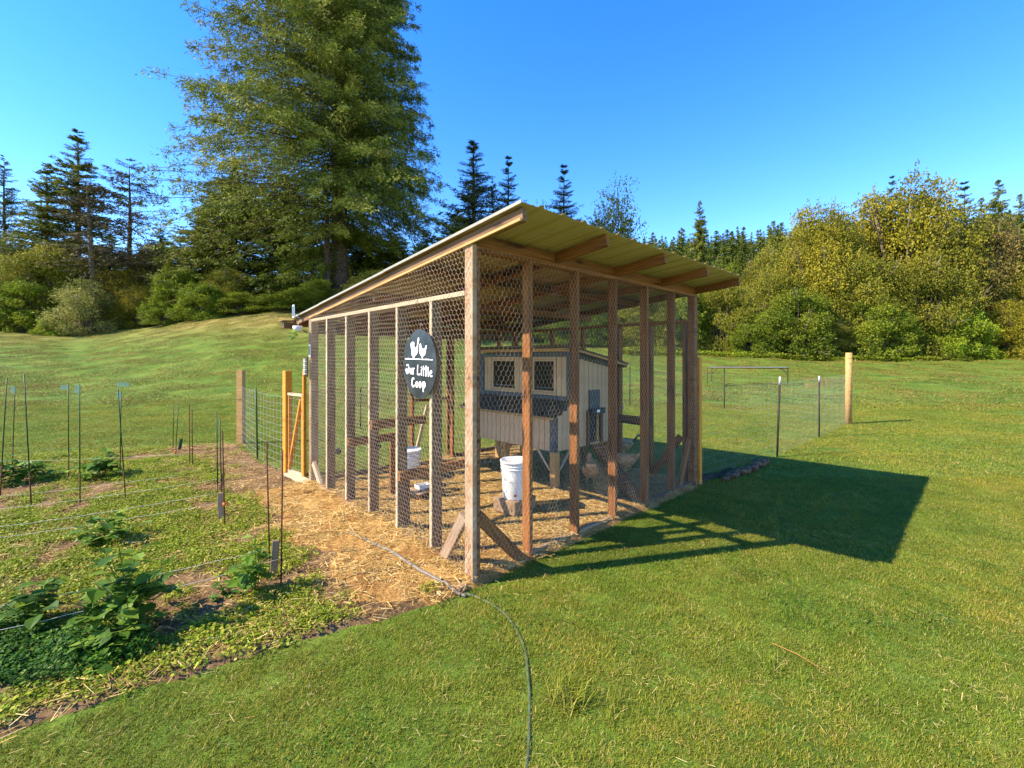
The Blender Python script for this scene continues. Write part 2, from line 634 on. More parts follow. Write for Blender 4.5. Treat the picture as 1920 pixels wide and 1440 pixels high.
def poly_sd(px, py, poly):
    """signed distance, inside positive"""
    px = np.asarray(px, float)
    py = np.asarray(py, float)
    d = np.full(px.shape, 1e9)
    ins = np.zeros(px.shape, bool)
    n = len(poly)
    for i in range(n):
        x0, y0 = poly[i]
        x1, y1 = poly[(i + 1) % n]
        ex, ey = x1 - x0, y1 - y0
        t = np.clip(((px - x0) * ex + (py - y0) * ey) / (ex * ex + ey * ey), 0, 1)
        d = np.minimum(d, np.hypot(px - x0 - t * ex, py - y0 - t * ey))
        c = ((y0 > py) != (y1 > py)) & (px < (x1 - x0) * (py - y0) / (y1 - y0 + 1e-12) + x0)
        ins ^= c
    return np.where(ins, d, -d)


def wob(x, y, s=1.0, seed=0.):
    return (np.sin(x * 3.1 * s + seed + 1.3 * np.sin(y * 2.3 * s)) + np.sin(y * 4.3 * s - seed + 1.1 * np.sin(x * 3.7 * s + 1)) +
            .6 * np.sin(x * 9.1 * s + y * 7.3 * s + seed) + .4 * np.sin(x * 17 * s - y * 13 * s)) / 3


def garden_z(x, y):
    sd = poly_sd(x, y, GARDEN) + .06 * wob(x, y, 1.6)
    return np.clip(sd * .35, -.05, .022) + .010 * wob(x, y, 3) * np.clip(sd * 4, 0, 1) * 1.0


def litter_z(s, t):
    """s, t in the run's own frame"""
    ds = np.minimum(np.minimum(s + .75 + .22 * wob(s, t, 1.1), 3.74 - s), np.minimum(t + .025 + .02 * wob(s, t, 2), 3.52 - t))
    # outside the left side the apron ends before the near corner
    ds = np.where(s < -.05, np.minimum(ds, t + .35 + .9 * s + .03 * wob(s, t, 2)), ds)
    tail = np.minimum(np.minimum(4.95 - s, t + .02 + .05 * wob(s, t, 2)), .20 - (s - 3.6) * .10 - t + .08 * wob(s, t, 2.5))
    ds = np.where(s > 3.7, tail, ds)
    base = np.clip(ds * .5, -.06, .045)
    berm = .06 * np.exp(-((s + .02) / .22) ** 2) * np.clip((t - .1) * 2, 0, 1) * np.clip((3.5 - t) * 3, 0, 1)
    return base + berm + .010 * wob(s, t, 2.5) * np.clip(ds * 6, 0, 1)


xs = np.arange(-13, 0.3, .06)
ys = np.arange(-.8, 8.9, .06)
add('garden_soil', grid_mesh('garden_soil', xs, ys, garden_z, M['soil']), kind='structure')
M['dark_soil'] = ground_material('dark_soil', 'dark_soil')
me = grid_mesh('soil_patch', np.arange(3.66, 5.3, .04), np.arange(-.3, .6, .04), lambda s_, t_: np.where(s_ < 3.7, litter_z(s_ * 0 + 3.72, t_), litter_z(s_, t_)), M['dark_soil'])
add('bare_soil', me, None, A0 + Vector((0, 0, .004)), (0, 0, YAW), kind='structure')
me = grid_mesh('run_floor', np.arange(-1.1, 3.80, .05), np.arange(-.3, 3.7, .05), lambda s_, t_: np.where(s_ > 3.70, -.05, litter_z(s_, t_)), M['litter'])
add('run_floor', me, None, A0 + Vector((0, 0, .006)), (0, 0, YAW), kind='structure')


def surf_z(x, y):
    """height of the visible ground"""
    z = bumpy_ground(x, y)
    z = np.maximum(z, garden_z(x, y))
    rx, ry = x - A0.x, y - A0.y
    s = rx * E1.x + ry * E1.y
    t = rx * E2.x + ry * E2.y
    ok = (s > -1.1) & (s < 5.3) & (t > -.3) & (t < 3.7)
    return np.maximum(z, np.where(ok, litter_z(s, t) + .006, -9))


# ------------------------------------------------------------------ scattering of grass, weeds and straw
def patch(name, n, size, lmin, lmax, w, mat, kind, tilt=1.0, tone_pow=1.0, seed=0):
    """a little square of ground cover, centred on its origin"""
    R = np.random.default_rng(seed)
    c = R.uniform(-.5, .5, (n, 2)) * size
    l = R.uniform(lmin, lmax, n)
    az = R.uniform(0, 2 * np.pi, n)
    tone = R.uniform(0, 1, n) ** tone_pow
    if kind == 'blade':
        el = np.clip(R.normal(.85, .35, n) * tilt, .15, 1.5)
        D = np.stack([np.cos(az) * np.cos(el), np.sin(az) * np.cos(el), np.sin(el)], 1)
        S = np.stack([-np.sin(az), np.cos(az), np.zeros(n)], 1)
        B = np.stack([c[:, 0], c[:, 1], np.zeros(n) - .002], 1)
        ww = (w * R.uniform(.7, 1.3, n))[:, None]
        mid = B + D * (l * .55)[:, None]
        D2 = unit(D + np.array([0, 0, -.45]) * R.uniform(0, 1.4, n)[:, None])
        tip = mid + D2 * (l * .45)[:, None]
        V = np.stack([B - S * ww, B + S * ww, mid + S * ww * .8, mid - S * ww * .8, tip], 1).reshape(-1, 3)
        b = (np.arange(n) * 5)[:, None]
        F4 = b + np.array([[0, 1, 2, 3]])
        F3 = b + np.array([[3, 2, 4, 4]])
        Fq = np.concatenate([F4, F3[:, [0, 1, 2, 2]]])
        # blades as quads plus a tip: build with from arrays of triangles instead
        T = np.concatenate([b + np.array([[0, 1, 2]]), b + np.array([[0, 2, 3]]), b + np.array([[3, 2, 4]])])
        return np_mesh(name, V, T, mat, np.tile(tone, 3))
    if kind == 'leaf':
        h = R.uniform(.002, lmax * 1.7, n)
        el = R.normal(.25, .35, n)
        D = np.stack([np.cos(az) * np.cos(el), np.sin(az) * np.cos(el), np.sin(el)], 1)
        S = unit(np.stack([-np.sin(az), np.cos(az), R.normal(0, .35, n)], 1))
        C = np.stack([c[:, 0], c[:, 1], h], 1)
        V, Fq = rhombi(C, D, S, l, l * R.uniform(.5, .9, n))
        return np_mesh(name, V, Fq, mat, tone)
    if kind == 'straw':
        el = R.normal(.0, .16, n)
        D = np.stack([np.cos(az) * np.cos(el), np.sin(az) * np.cos(el), np.sin(el)], 1)
        S = unit(np.stack([-np.sin(az), np.cos(az), R.normal(0, .5, n)], 1)) * (w * R.uniform(.6, 1.4, n))[:, None]
        C = np.stack([c[:, 0], c[:, 1], R.uniform(.003, .014, n)], 1)
        k = D * (l * .5)[:, None]
        V = np.stack([C - k - S, C + k - S, C + k + S, C - k + S], 1).reshape(-1, 3)
        return np_mesh(name, V, np.arange(n * 4).reshape(-1, 4), mat, tone)


def scatter(name, X, Y, scale, variants, R, sink=0., tiltn=False, zadd=None):
    n = len(X)
    Z = surf_z(X, Y) - sink
    if zadd is not None:
        Z = Z + zadd
    me = bpy.data.meshes.new(name)
    me.vertices.add(n)
    me.vertices.foreach_set('co', np.stack([X, Y, Z], 1).astype(np.float32).ravel())
    spin = R.uniform(0, 2 * np.pi, n)
    rot = np.zeros((n, 3), np.float32)
    if tiltn:
        e = .4
        nx = -(bumpy_ground(X + e, Y) - bumpy_ground(X - e, Y)) / (2 * e)
        ny = -(bumpy_ground(X, Y + e) - bumpy_ground(X, Y - e)) / (2 * e)
        for i in range(n):
            q = Vector((0, 0, 1)).rotation_difference(Vector((nx[i], ny[i], 1)))
            rot[i] = (q.to_matrix() @ Matrix.Rotation(spin[i], 3, 'Z')).to_euler()
    else:
        rot[:, 2] = spin
    a = me.attributes.new('rot', 'FLOAT_VECTOR', 'POINT')
    a.data.foreach_set('vector', rot.ravel())
    a = me.attributes.new('scl', 'FLOAT', 'POINT')
    a.data.foreach_set('value', np.asarray(scale, np.float32) * np.ones(n, np.float32))
    a = me.attributes.new('idx', 'INT', 'POINT')
    a.data.foreach_set('value', R.integers(0, len(variants), n).astype(np.int32))
    o = add(name, me, kind='stuff')
    ng = bpy.data.node_groups.new(name, 'GeometryNodeTree')
    ng.interface.new_socket('Geometry', in_out='INPUT', socket_type='NodeSocketGeometry')
    ng.interface.new_socket('Geometry', in_out='OUTPUT', socket_type='NodeSocketGeometry')
    gi = ng.nodes.new('NodeGroupInput')
    go = ng.nodes.new('NodeGroupOutput')
    jn = ng.nodes.new('GeometryNodeJoinGeometry')

    def named(nm, ty):
        x = ng.nodes.new('GeometryNodeInputNamedAttribute')
        x.data_type = ty
        x.inputs['Name'].default_value = nm
        return next(s for s in x.outputs if s.enabled and s.name == 'Attribute')
    er = ng.nodes.new('FunctionNodeEulerToRotation')
    ng.links.new(named('rot', 'FLOAT_VECTOR'), er.inputs[0])
    sc_ = named('scl', 'FLOAT')
    ix = named('idx', 'INT')
    for k, vm in enumerate(variants):
        po = bpy.data.objects.new(vm.name, vm)
        ob = ng.nodes.new('GeometryNodeObjectInfo')
        ob.inputs['Object'].default_value = po
        cmp_ = ng.nodes.new('FunctionNodeCompare')
        cmp_.data_type = 'INT'
        cmp_.operation = 'EQUAL'
        ins = [s for s in cmp_.inputs if s.enabled]
        ng.links.new(ix, ins[0])
        ins[1].default_value = k
        ip = ng.nodes.new('GeometryNodeInstanceOnPoints')
        ng.links.new(gi.outputs[0], ip.inputs['Points'])
        ng.links.new(cmp_.outputs[0], ip.inputs['Selection'])
        ng.links.new(ob.outputs['Geometry'], ip.inputs['Instance'])
        ng.links.new(er.outputs[0], ip.inputs['Rotation'])
        ng.links.new(sc_, ip.inputs['Scale'])
        ng.links.new(ip.outputs[0], jn.inputs[0])
    ng.links.new(jn.outputs[0], go.inputs[0])
    md = o.modifiers.new('scatter', 'NODES')
    md.node_group = ng
    return o


def st_arr(X, Y):
    rx, ry = X - A0.x, Y - A0.y
    return rx * E1.x + ry * E1.y, rx * E2.x + ry * E2.y


def in_lawn(X, Y, m=0.0):
    s, t = st_arr(X, Y)
    lit = (s > -1.1) & (s < 5.3) & (t > -.3) & (t < 3.7) & (litter_z(s, t) > -.004 - m)
    gar = garden_z(X, Y) > -.012 - m
    return ~(lit | gar)


def jgrid(x0, x1, y0, y1, step, R, jit=.5):
    X, Y = np.meshgrid(np.arange(x0, x1, step), np.arange(y0, y1, step))
    X = X.ravel() + R.uniform(-jit, jit, X.size) * step
    Y = Y.ravel() + R.uniform(-jit, jit, Y.size) * step
    return X, Y


R1 = np.random.default_rng(11)
fr = lambda X, Y, m=3.0: np.abs(X) < 1.20 * np.maximum(Y, 0) + m
near = [patch('grass_patch', 430, .16, .010, .029, .0011, M['grass'], 'blade', .85, 1.0, k) for k in range(4)]
X, Y = jgrid(-7, 11, .2, 6.2, .10, R1)
k = fr(X, Y) & in_lawn(X, Y)
scatter('lawn_grass', X[k], Y[k], R1.uniform(.8, 1.25, k.sum()), near, R1)
mid = [patch('grass_patch_mid', 650, .5, .018, .042, .0024, M['grass'], 'blade', .75, 1.0, 10 + k) for k in range(4)]
X, Y = jgrid(-21, 25, 5.9, 15, .33, R1)
k = fr(X, Y, 3) & in_lawn(X, Y, .01)
scatter('meadow_grass', X[k], Y[k], R1.uniform(.8, 1.3, k.sum()), mid, R1, tiltn=True)
far = [patch('grass_patch_far', 900, 1.6, .03, .07, .008, M['grass_hill'], 'blade', .7, 1.0, 20 + k) for k in range(3)]
X, Y = jgrid(-52, 54, 14.6, 46, 1.15, R1)
k = fr(X, Y, 2)
scatter('hill_grass', X[k], Y[k], R1.uniform(.7, 1.3, k.sum()), far, R1, tiltn=True)

# taller tufts here and there in the lawn
tuft = [patch('tuft', 46, .10, .05, .12, .0016, M['grass'], 'blade', 1.0, .8, 40 + k) for k in range(3)]
X = R1.uniform(-2, 7, 420)
Y = R1.uniform(1.5, 8, 420)
k = in_lawn(X, Y) & fr(X, Y) & ((wob(X, Y, .7) > .25) | (R1.uniform(size=420) < .12))
scatter('grass_tufts', X[k], Y[k], R1.uniform(.5, 1.0, k.sum()), tuft, R1)
q = G(1060, 1315)
add_x = np.array([q.x, q.x + .03, q.x - .04, q.x + .02, q.x])
add_y = np.array([q.y, q.y + .03, q.y + .01, q.y - .03, q.y + .02])
scatter('grass_clump', add_x, add_y, np.full(5, 1.25), tuft, R1)

# low clover in the lawn
lc = [patch('lawn_clover_patch', 60, .22, .008, .018, 0, M['clover'], 'leaf', 1, 1.0, 50 + k) for k in range(3)]
X, Y = jgrid(-5, 8, .9, 6.0, .16, R1)
k = fr(X, Y) & in_lawn(X, Y) & (wob(X, Y, .8, 3.) + .6 * wob(X, Y, 2.3, 1.) > .42)
scatter('lawn_clover', X[k], Y[k], R1.uniform(.6, 1.1, k.sum()), lc, R1, zadd=.006)
dg = [patch('dry_grass_patch', 13, .20, .012, .045, .0006, M['straw'], 'straw', 1, 1.0, 55 + k) for k in range(3)]
X, Y = jgrid(-5, 8, .9, 7.0, .20, R1)
k = fr(X, Y) & in_lawn(X, Y) & (wob(X, Y, .9, 7.) + .6 * wob(X, Y, 2.1, 4.) > -.1)
scatter('dry_clippings', X[k], Y[k], R1.uniform(.6, 1.2, k.sum()), dg, R1, zadd=.008)

# garden weeds
weeds = [patch('weed_patch', 120, .15, .009, .024, 0, M['weed'], 'leaf', 1, 1.0, 60 + k) for k in range(4)]
X, Y = jgrid(-13, 0, .3, 8.7, .082, R1)
s, t = st_arr(X, Y)
mask = wob(X, Y, .55, 2.) * .8 + .55 * wob(X, Y, 1.7, 5.) + .55 * wob(X, Y, 4.5, 1.)
k = fr(X, Y) & (poly_sd(X, Y, GARDEN) > .05) & (mask > -.16 - .35 * (poly_sd(X, Y, GARDEN) < .7) * (Y < 3.4)) & ((s < -.74 + .2 * wob(X, Y, 1.3)) | (R1.uniform(size=X.size) < .02))
scatter('garden_weeds', X[k], Y[k], R1.uniform(.65, 1.25, k.sum()), weeds, R1)
# grass blades among the weeds
gb = [patch('weed_grass', 60, .22, .03, .075, .0019, M['weed'], 'blade', .8, 1.0, 70 + k) for k in range(3)]
k2 = k & (R1.uniform(size=X.size) < .45)
scatter('garden_grass', X[k2], Y[k2], R1.uniform(.6, 1.2, k2.sum()), gb, R1)
# dark clover at the lower left
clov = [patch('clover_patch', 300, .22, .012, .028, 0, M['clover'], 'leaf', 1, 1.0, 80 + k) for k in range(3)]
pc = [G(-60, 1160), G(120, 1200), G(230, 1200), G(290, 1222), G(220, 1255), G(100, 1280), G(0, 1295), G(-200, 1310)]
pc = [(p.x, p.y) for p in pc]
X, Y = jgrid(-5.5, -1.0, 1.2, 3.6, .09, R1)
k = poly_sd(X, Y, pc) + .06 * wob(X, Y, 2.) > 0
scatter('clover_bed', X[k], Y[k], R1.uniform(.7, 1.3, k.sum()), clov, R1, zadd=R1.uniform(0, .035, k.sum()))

# straw: thick in the run, thinner over the garden soil
st_in = [patch('straw_patch', 80, .20, .025, .085, .0016, M['straw'], 'straw', 1, 1.0, 90 + k) for k in range(4)]
SS, TT = np.meshgrid(np.arange(-.9, 3.75, .115), np.arange(-.05, 3.5, .115))
SS = SS.ravel() + R1.uniform(-.05, .05, SS.size)
TT = TT.ravel() + R1.uniform(-.05, .05, TT.size)
X = A0.x + SS * E1.x + TT * E2.x
Y = A0.y + SS * E1.y + TT * E2.y
k = (litter_z(SS, TT) > .012) & (R1.uniform(size=SS.size) < np.where(SS < 0, .42, .92))
scatter('run_straw', X[k], Y[k], R1.uniform(.7, 1.2, k.sum()), st_in, R1)
st_out = [patch('straw_thin', 26, .24, .03, .11, .0016, M['straw'], 'straw', 1, 1.3, 95 + k) for k in range(4)]
X, Y = jgrid(-11, .2, .6, 8.5, .15, R1)
s, t = st_arr(X, Y)
k = fr(X, Y) & (poly_sd(X, Y, GARDEN) > .0) & ((R1.uniform(size=X.size) < .55) | (s > -1.3) | (poly_sd(X, Y, GARDEN) < .30))
scatter('garden_straw', X[k], Y[k], R1.uniform(.6, 1.2, k.sum()), st_out, R1, zadd=R1.uniform(0, .025, k.sum()))

# ------------------------------------------------------------------ the run
run = empty('chicken_run', A0, YAW, label='timber framed chicken run walled with wire netting under a lean-to metal roof', cat='chicken run')
WW, WS, WP, WD = M['wood_weathered'], M['wood_stained'], M['wood_pale'], M['wood_dark']
SLOPE = .095
ZP = 2.471            # underside of the rafters above the right side


def rz(t):
    return ZP - SLOPE * t


def stud(s, t, along, z0, z1, mat, name='stud', w=.038, d=.089):
    """along: 's' or 't' is the wall's own direction; the board's long side points inward"""
    up = (0, 1, 0) if along == 's' else (1, 0, 0)
    return board(name, (s, t, z0), (s, t, z1), w, d, mat, run, up=up)


# corner posts
box('corner_post', (0, -.002, -.05), (.040, .093, 2.50), WW, run)
box('corner_post', (.0405, .006, -.05), (.078, .093, 2.433), WS, run)
box('corner_post', (LS - .089, 0, -.05), (LS, .089, 2.433), WS, run)
box('corner_post', (0, LT - .045, -.05), (.089, LT + .040, rz(LT)), WW, run)
box('corner_post', (LS - .089, LT - .045, -.05), (LS, LT + .040, rz(LT)), WS, run)
for k in range(1, 6):                       # right side
    stud(.61 * k, .0475, 's', -.03, 2.433, WS)
for k in range(1, 6):                       # left side; shade put into the dark wood, sunlit edge into an added pale strip
    t_ = .5605 * k - .021
    stud(.0475, t_, 't', 0, 2.107, WD)
    box('lit_edge_strip', (-.008, t_ - .016, .0), (.0015, t_ + .017, 2.106), WP, run, .001)
for t_ in (.30 - .16, .63, 1.13, 1.80, 2.45, 3.0):
    stud(LS - .046, t_, 't', 0, 2.107, WS)
for s_ in (.50, 1.27, 1.47, 2.20, 2.75, 3.22):
    stud(s_, LT - .0, 's', 0, 2.09, WS)
# plates and rails
box('top_plate', (.042, .0, 2.4335), (LS, .089, 2.4705), WS, run)
box('rail', (-.002, .094, 2.1075), (.087, LT - .047, 2.1455), WP, run)
box('rail', (LS - .087, .091, 2.1075), (LS + .002, LT - .047, 2.1455), WS, run)
box('top_plate', (.09, LT - .044, 2.095), (LS - .09, LT + .045, 2.133), WS, run)
box('rail', (.09, LT - .030, 1.96), (LS - .09, LT + .008, 2.049), WD, run)
# rafters with blocking
RS = [0.0, .915, 1.83, 2.745, 3.622]
for i, s_ in enumerate(RS):
    z0, z1 = rz(-.517) + .0455, rz(3.90) + .0455
    board('rafter', (s_ + .019, -.517, z0), (s_ + .019, 3.90, z1), .038, .089, WS if i else WD, run)
    if i < 4:
        a, b = s_ + .040, RS[i + 1] - .002
        for t_ in (.030, .88, 2.28, LT):
            j = .02 * ((i + int(t_ * 7)) % 2) if t_ > .5 else 0
            zz = rz(t_) + .046
            board('blocking', (a, t_ + j, zz), (b, t_ + j, zz), .038, .082, WS, run)
# mid beams under the rafters
for t_ in (1.68,):
    board('beam', (.05, t_, rz(t_) - .046), (LS - .02, t_, rz(t_) - .046), .038, .089, WS, run)
# the lath that holds the netting along the first rafter
board('netting_lath', (-.009, -.515, rz(-.515) + .009), (-.009, 3.35, rz(3.35) + .009), .018, .020, M['wood_post'], run)
# braces
board('brace', (.020, .12, .47), (.020, .45, -.02), .038, .089, WW, run, up=(0, 1, 1))
board('brace', (.09, .055, .47), (.56, .055, -.01), .038, .089, WS, run, up=(1, 0, 1))
board('brace', (.022, LT - .07, .32), (.022, LT - .42, -.0), .038, .075, WP, run, up=(0, 1, 1))
board('brace', (LS - .12, .055, .62), (LS - .40, .055, .0), .038, .07, WS, run, up=(1, 0, 1))
board('brace', (LS - .05, .20, .62), (LS - .05, .62, .03), .038, .089, WS, run, up=(0, 1, 1))
# bottom boards, dirty
board('sill_board', (.60, .050, .028), (1.83, .050, .035), .05, .05, M['plywood'], run)
board('sill_board', (2.50, .050, .030), (LS, .050, .035), .05, .07, WD, run)
board('sill_board', (-.035, .75, .075), (-.030, 2.9, .085), .03, .06, M['plywood'], run)
board('sill_board', (.1, LT, .055), (1.45, LT, .06), .038, .09, WD, run)
board('sill_board', (2.25, LT, .055), (LS - .1, LT, .06), .038, .09, WD, run)
# roosts on the left side
for (tt, z, L, sp) in ((1.10, .585, .72, 1), (2.221, .735, .60, 1), (1.66, .985, .62, 1)):
    board('roost_bar', (-.004, tt - .040, z), (L, tt - .040, z), .038, .089, WS, run)
    if L > .61:
        pass
board('roost_leg', (.10, 1.142, .585), (.10, 1.142, .0), .038, .089, WD, run, up=(1, 0, 0))
board('roost_leg', (.56, 2.22, .69), (.56, 2.22, .0), .038, .089, WS, run, up=(1, 0, 0))
board('roost_bar', (LS - .115, .57, .775), (LS - .115, 1.16, .775), .038, .12, WD, run)
# door in the back side
dr = box('door', (1.495, LT + .045, 1.955), (2.175, LT + .083, 2.035), WP, run)
for a, b, c_ in (((1.50, .08), (1.50, 1.952), 'stile'), ((2.17, .08), (2.17, 1.952), 'stile'), ((1.55, .1), (1.78, .92), 'brace'), ((1.525, 1.0), (2.145, 1.0), 'mid_rail')):
    d0 = (1.835, LT + .064, 1.995)
    board('door_' + c_, (a[0] - d0[0], 0, a[1] - d0[2]), (b[0] - d0[0], 0, b[1] - d0[2]), .045, .034, WS if c_ != 'brace' else WP, dr, up=(0, 1, 0))


# wire netting
def netting(name, org, U, N, inside, width, height, w=.046, a=.021, b=.017, r=.0011, seed=0):
    R = np.random.default_rng(seed)
    nx, ny = int(width / w) + 2, int(height / (a + b)) + 2
    I, J = np.meshgrid(np.arange(-1, nx), np.arange(-1, ny))
    I = I.ravel()
    J = J.ravel()
    x = (I + .5 * (J % 2)) * w
    y = J * (a + b)

    def warp(x, y):
        xx = x + .004 * np.sin(y * 9 + seed) + .002 * np.sin(x * 31 + y * 23)
        yy = y + .006 * np.sin(x * 4.1 + seed) + .002 * np.sin(x * 27 - y * 19)
        nn = .006 * np.sin(x * 5 + y * 3 + seed) + .004 * np.sin(x * 17 + 2 * np.sin(y * 11))
        return xx, yy, nn
    segs = []
    for (x0, y0, x1, y1, rr) in ((x, y, x, y + a, 1.5), (x, y + a, x + w / 2, y + a + b, 1.0), (x, y + a, x - w / 2, y + a + b, 1.0)):
        k = inside((x0 + x1) / 2, (y0 + y1) / 2)
        p = []
        for xx, yy in ((x0[k], y0[k]), (x1[k], y1[k])):
            wx, wy, wn_ = warp(xx, yy)
            p.append(np.outer(wx, U) + np.outer(wy, (0, 0, 1)) + np.outer(wn_, N) + np.array(org))
        segs.append((p[0], p[1], np.full(k.sum(), r * rr)))
    P0 = np.concatenate([s_[0] for s_ in segs])
    P1 = np.concatenate([s_[1] for s_ in segs])
    rr = np.concatenate([s_[2] for s_ in segs])
    V, Fq = prisms(P0, P1, rr)
    return add(name, np_mesh(name, V, Fq, M['wire']), run)


netting('wire_netting', (-.012, 0, 0), (0, 1, 0), (1, 0, 0), lambda u, v: (u > .02) & (u < LT) & (v > .02) & (v < ZP - SLOPE * u - .0), LT, 2.5, r=.00115, seed=1)
netting('wire_netting', (0, -.008, 0), (1, 0, 0), (0, 1, 0), lambda u, v: (u > .0) & (u < LS) & (v > .0) & (v < 2.46), LS, 2.46, r=.00078, seed=2)
netting('wire_netting', (LS + .010, 0, 0), (0, 1, 0), (1, 0, 0), lambda u, v: (u > .0) & (u < LT) & (v > .6) & (v < ZP - SLOPE * u), LT, 2.5, .050, .023, .019, .0007, 3)
netting('wire_netting', (0, LT + .05, 0), (1, 0, 0), (0, 1, 0), lambda u, v: (u > .0) & (u < LS) & (v > .02) & (v < 2.1), LS, 2.5, .050, .023, .019, .0007, 4)


# roof of ribbed metal sheets
def rib_profile(s0, s1):
    pts = []
    p = .2286
    i0 = int(math.floor((s0 + 1) / p)) - 1
    for i in range(i0, i0 + int((s1 - s0) / p) + 4):
        c = i * p - 1
        for ds, h in ((-.030, 0), (-.010, .021), (.010, .021), (.030, 0), (.066, 0), (.072, .004), (.084, .004), (.090, 0), (.138, 0), (.144, .004), (.156, .004), (.162, 0)):
            q_ = c + ds
            if s0 < q_ < s1:
                pts.append((q_, h))
    return [(s0, pts[0][1])] + pts + [(s1, pts[-1][1])]


cols = [-.035, .885, 1.80, 2.715, 3.715]
rows = [(-.545, 1.36, .006), (1.28, 3.02, .003), (2.94, 3.95, 0)]
for i in range(4):
    for (t0, t1, lift) in rows:
        pr = rib_profile(cols[i], cols[i + 1] - .001)
        n = len(pr)
        V = []
        tj = .012 * math.sin(i * 3.3 + t0)
        for off in (0, .0016):
            for t_ in (t0 + tj, t1 + tj):
                for (s_, h) in pr:
                    V.append((s_, t_, rz(t_) + .0925 + lift + h + off))
        fs = []
        for q_ in range(n - 1):
            fs.append((q_, q_ + n, q_ + n + 1, q_ + 1))
            fs.append((2 * n + q_, 2 * n + q_ + 1, 3 * n + q_ + 1, 3 * n + q_))
            fs.append((q_, q_ + 1, 2 * n + q_ + 1, 2 * n + q_))
            fs.append((n + q_, 3 * n + q_, 3 * n + q_ + 1, n + q_ + 1))
        fs.append((0, 2 * n, 3 * n, n))
        fs.append((n - 1, 2 * n - 1, 4 * n - 1, 3 * n - 1))
        add('roof_sheet', np_mesh('roof_sheet', V, np.array(fs), M['metal_roof']), run)
for (t0, t1, lift) in rows:
    board('roof_edge_trim', (-.040, t0 - .004, rz(t0) + .099 + lift), (-.040, t1 - .07, rz(t1 - .07) + .099 + lift), .008, .024, M['roof_edge'], run)
# eave board at the low end, and its end block seen past the corner
board('eave_board', (-.03, 3.915, rz(3.9) + .03), (LS, 3.915, rz(3.9) + .03), .022, .10, WD, run)

# ------------------------------------------------------------------ the oval sign
T_SIGN, Z_SIGN = .666, 1.597
sg = empty('hanging_sign', A0 + E2 * T_SIGN - E1 * .035 + Vector((0, 0, Z_SIGN - .287)), YAW,
           label='oval black steel sign with white hens and lettering hung on the netting', cat='sign')
# the sign's local frame: x to the viewer's right (= -t), y into the run, z up
sf = add('sign_frame', None, sg)
sf.empty_display_size = .05


def sign_mesh(name, outline, y0, y1, mat):
    """flat outline (x, z) given a thickness"""
    n = len(outline)
    bm = bmesh.new()
    a = [bm.verts.new((y0, -x, z)) for x, z in outline]
    f = bm.faces.new(a)
    r = bmesh.ops.extrude_face_region(bm, geom=[f])
    for v in r['geom']:
        if isinstance(v, bmesh.types.BMVert):
            v.co.x = y1
    bmesh.ops.triangulate(bm, faces=[f_ for f_ in bm.faces if len(f_.verts) > 4])
    bmesh.ops.recalc_face_normals(bm, faces=bm.faces)
    me = bpy.data.meshes.new(name)
    bm.to_mesh(me)
    bm.free()
    me.materials.append(mat)
    return me


bpy.data.objects.remove(sf)
ov = [(.256 * math.cos(a), .287 + .287 * math.sin(a)) for a in np.linspace(0, 2 * np.pi, 64, endpoint=False)]
add('sign_plate', sign_mesh('sign_plate', ov, 0, .006, M['sign_steel']), sg)
# z measured up from the sign's foot; silhouettes traced as polygons, x to the right
def q(px, py):            # from the enlarged crop of the sign (900 x 1440, 100 x 160 px of the photo)
    return ((px - 472) / 570 * .512, .287 - (py - 742) / 1170 * .574)


roo = [(362, 650), (360, 618), (340, 590), (335, 540), (338, 492), (330, 470), (322, 455), (330, 440), (318, 425), (322, 408), (318, 392), (335, 384), (340, 366),
       (362, 360), (382, 372), (387, 400), (380, 425), (395, 460), (420, 462), (435, 430), (440, 380), (446, 320), (458, 292), (470, 300), (470, 345), (462, 380),
       (455, 400), (450, 470), (448, 530), (430, 575), (405, 600), (385, 620), (388, 650)]
hen = [(520, 650), (518, 620), (500, 595), (482, 560), (477, 515), (480, 465), (476, 435), (480, 415), (488, 395), (500, 400), (507, 425), (505, 445), (520, 475),
       (545, 490), (570, 480), (578, 450), (592, 425), (600, 440), (596, 475), (585, 510), (585, 545), (570, 585), (548, 605), (532, 622), (534, 650)]
bar = [(215, 646), (265, 645), (278, 636), (290, 646), (330, 650), (430, 652), (450, 646), (470, 654), (570, 658), (585, 650), (600, 659), (622, 652), (640, 662), (695, 664),
       (698, 676), (560, 670), (380, 664), (215, 660)]
for nm, pl in (('rooster_silhouette', roo), ('hen_silhouette', hen), ('ground_line', bar)):
    add(nm, sign_mesh(nm, [q(*p_) for p_ in pl], -.0022, 0.001, M['lettering']), sg)


def text_part(txt, x, z, size, xs_=1.0, tilt=0.):
    cu = bpy.data.curves.new('lettering', 'FONT')
    cu.body = txt
    cu.size = size
    cu.align_x = 'CENTER'
    cu.extrude = .0012
    cu.offset = .0016
    cu.space_character = 1.0
    tmp = bpy.data.objects.new('lettering_tmp', cu)
    COL.objects.link(tmp)
    bpy.context.view_layer.update()
    me = bpy.data.meshes.new_from_object(tmp.evaluated_get(bpy.context.evaluated_depsgraph_get()))
    bpy.data.objects.remove(tmp)
    n = len(me.vertices)
    co = np.empty(n * 3, np.float32)
    me.vertices.foreach_get('co', co)
    co = co.reshape(-1, 3)
    out = np.stack([-.0008 - co[:, 2], -(co[:, 0] * xs_ + x), co[:, 1] + z + tilt * co[:, 0]], 1)
    me.vertices.foreach_set('co', out.astype(np.float32).ravel())
    me.flip_normals()
    me.materials.clear()
    me.materials.append(M['lettering'])
    me.update()
    return add('lettering', me, sg)


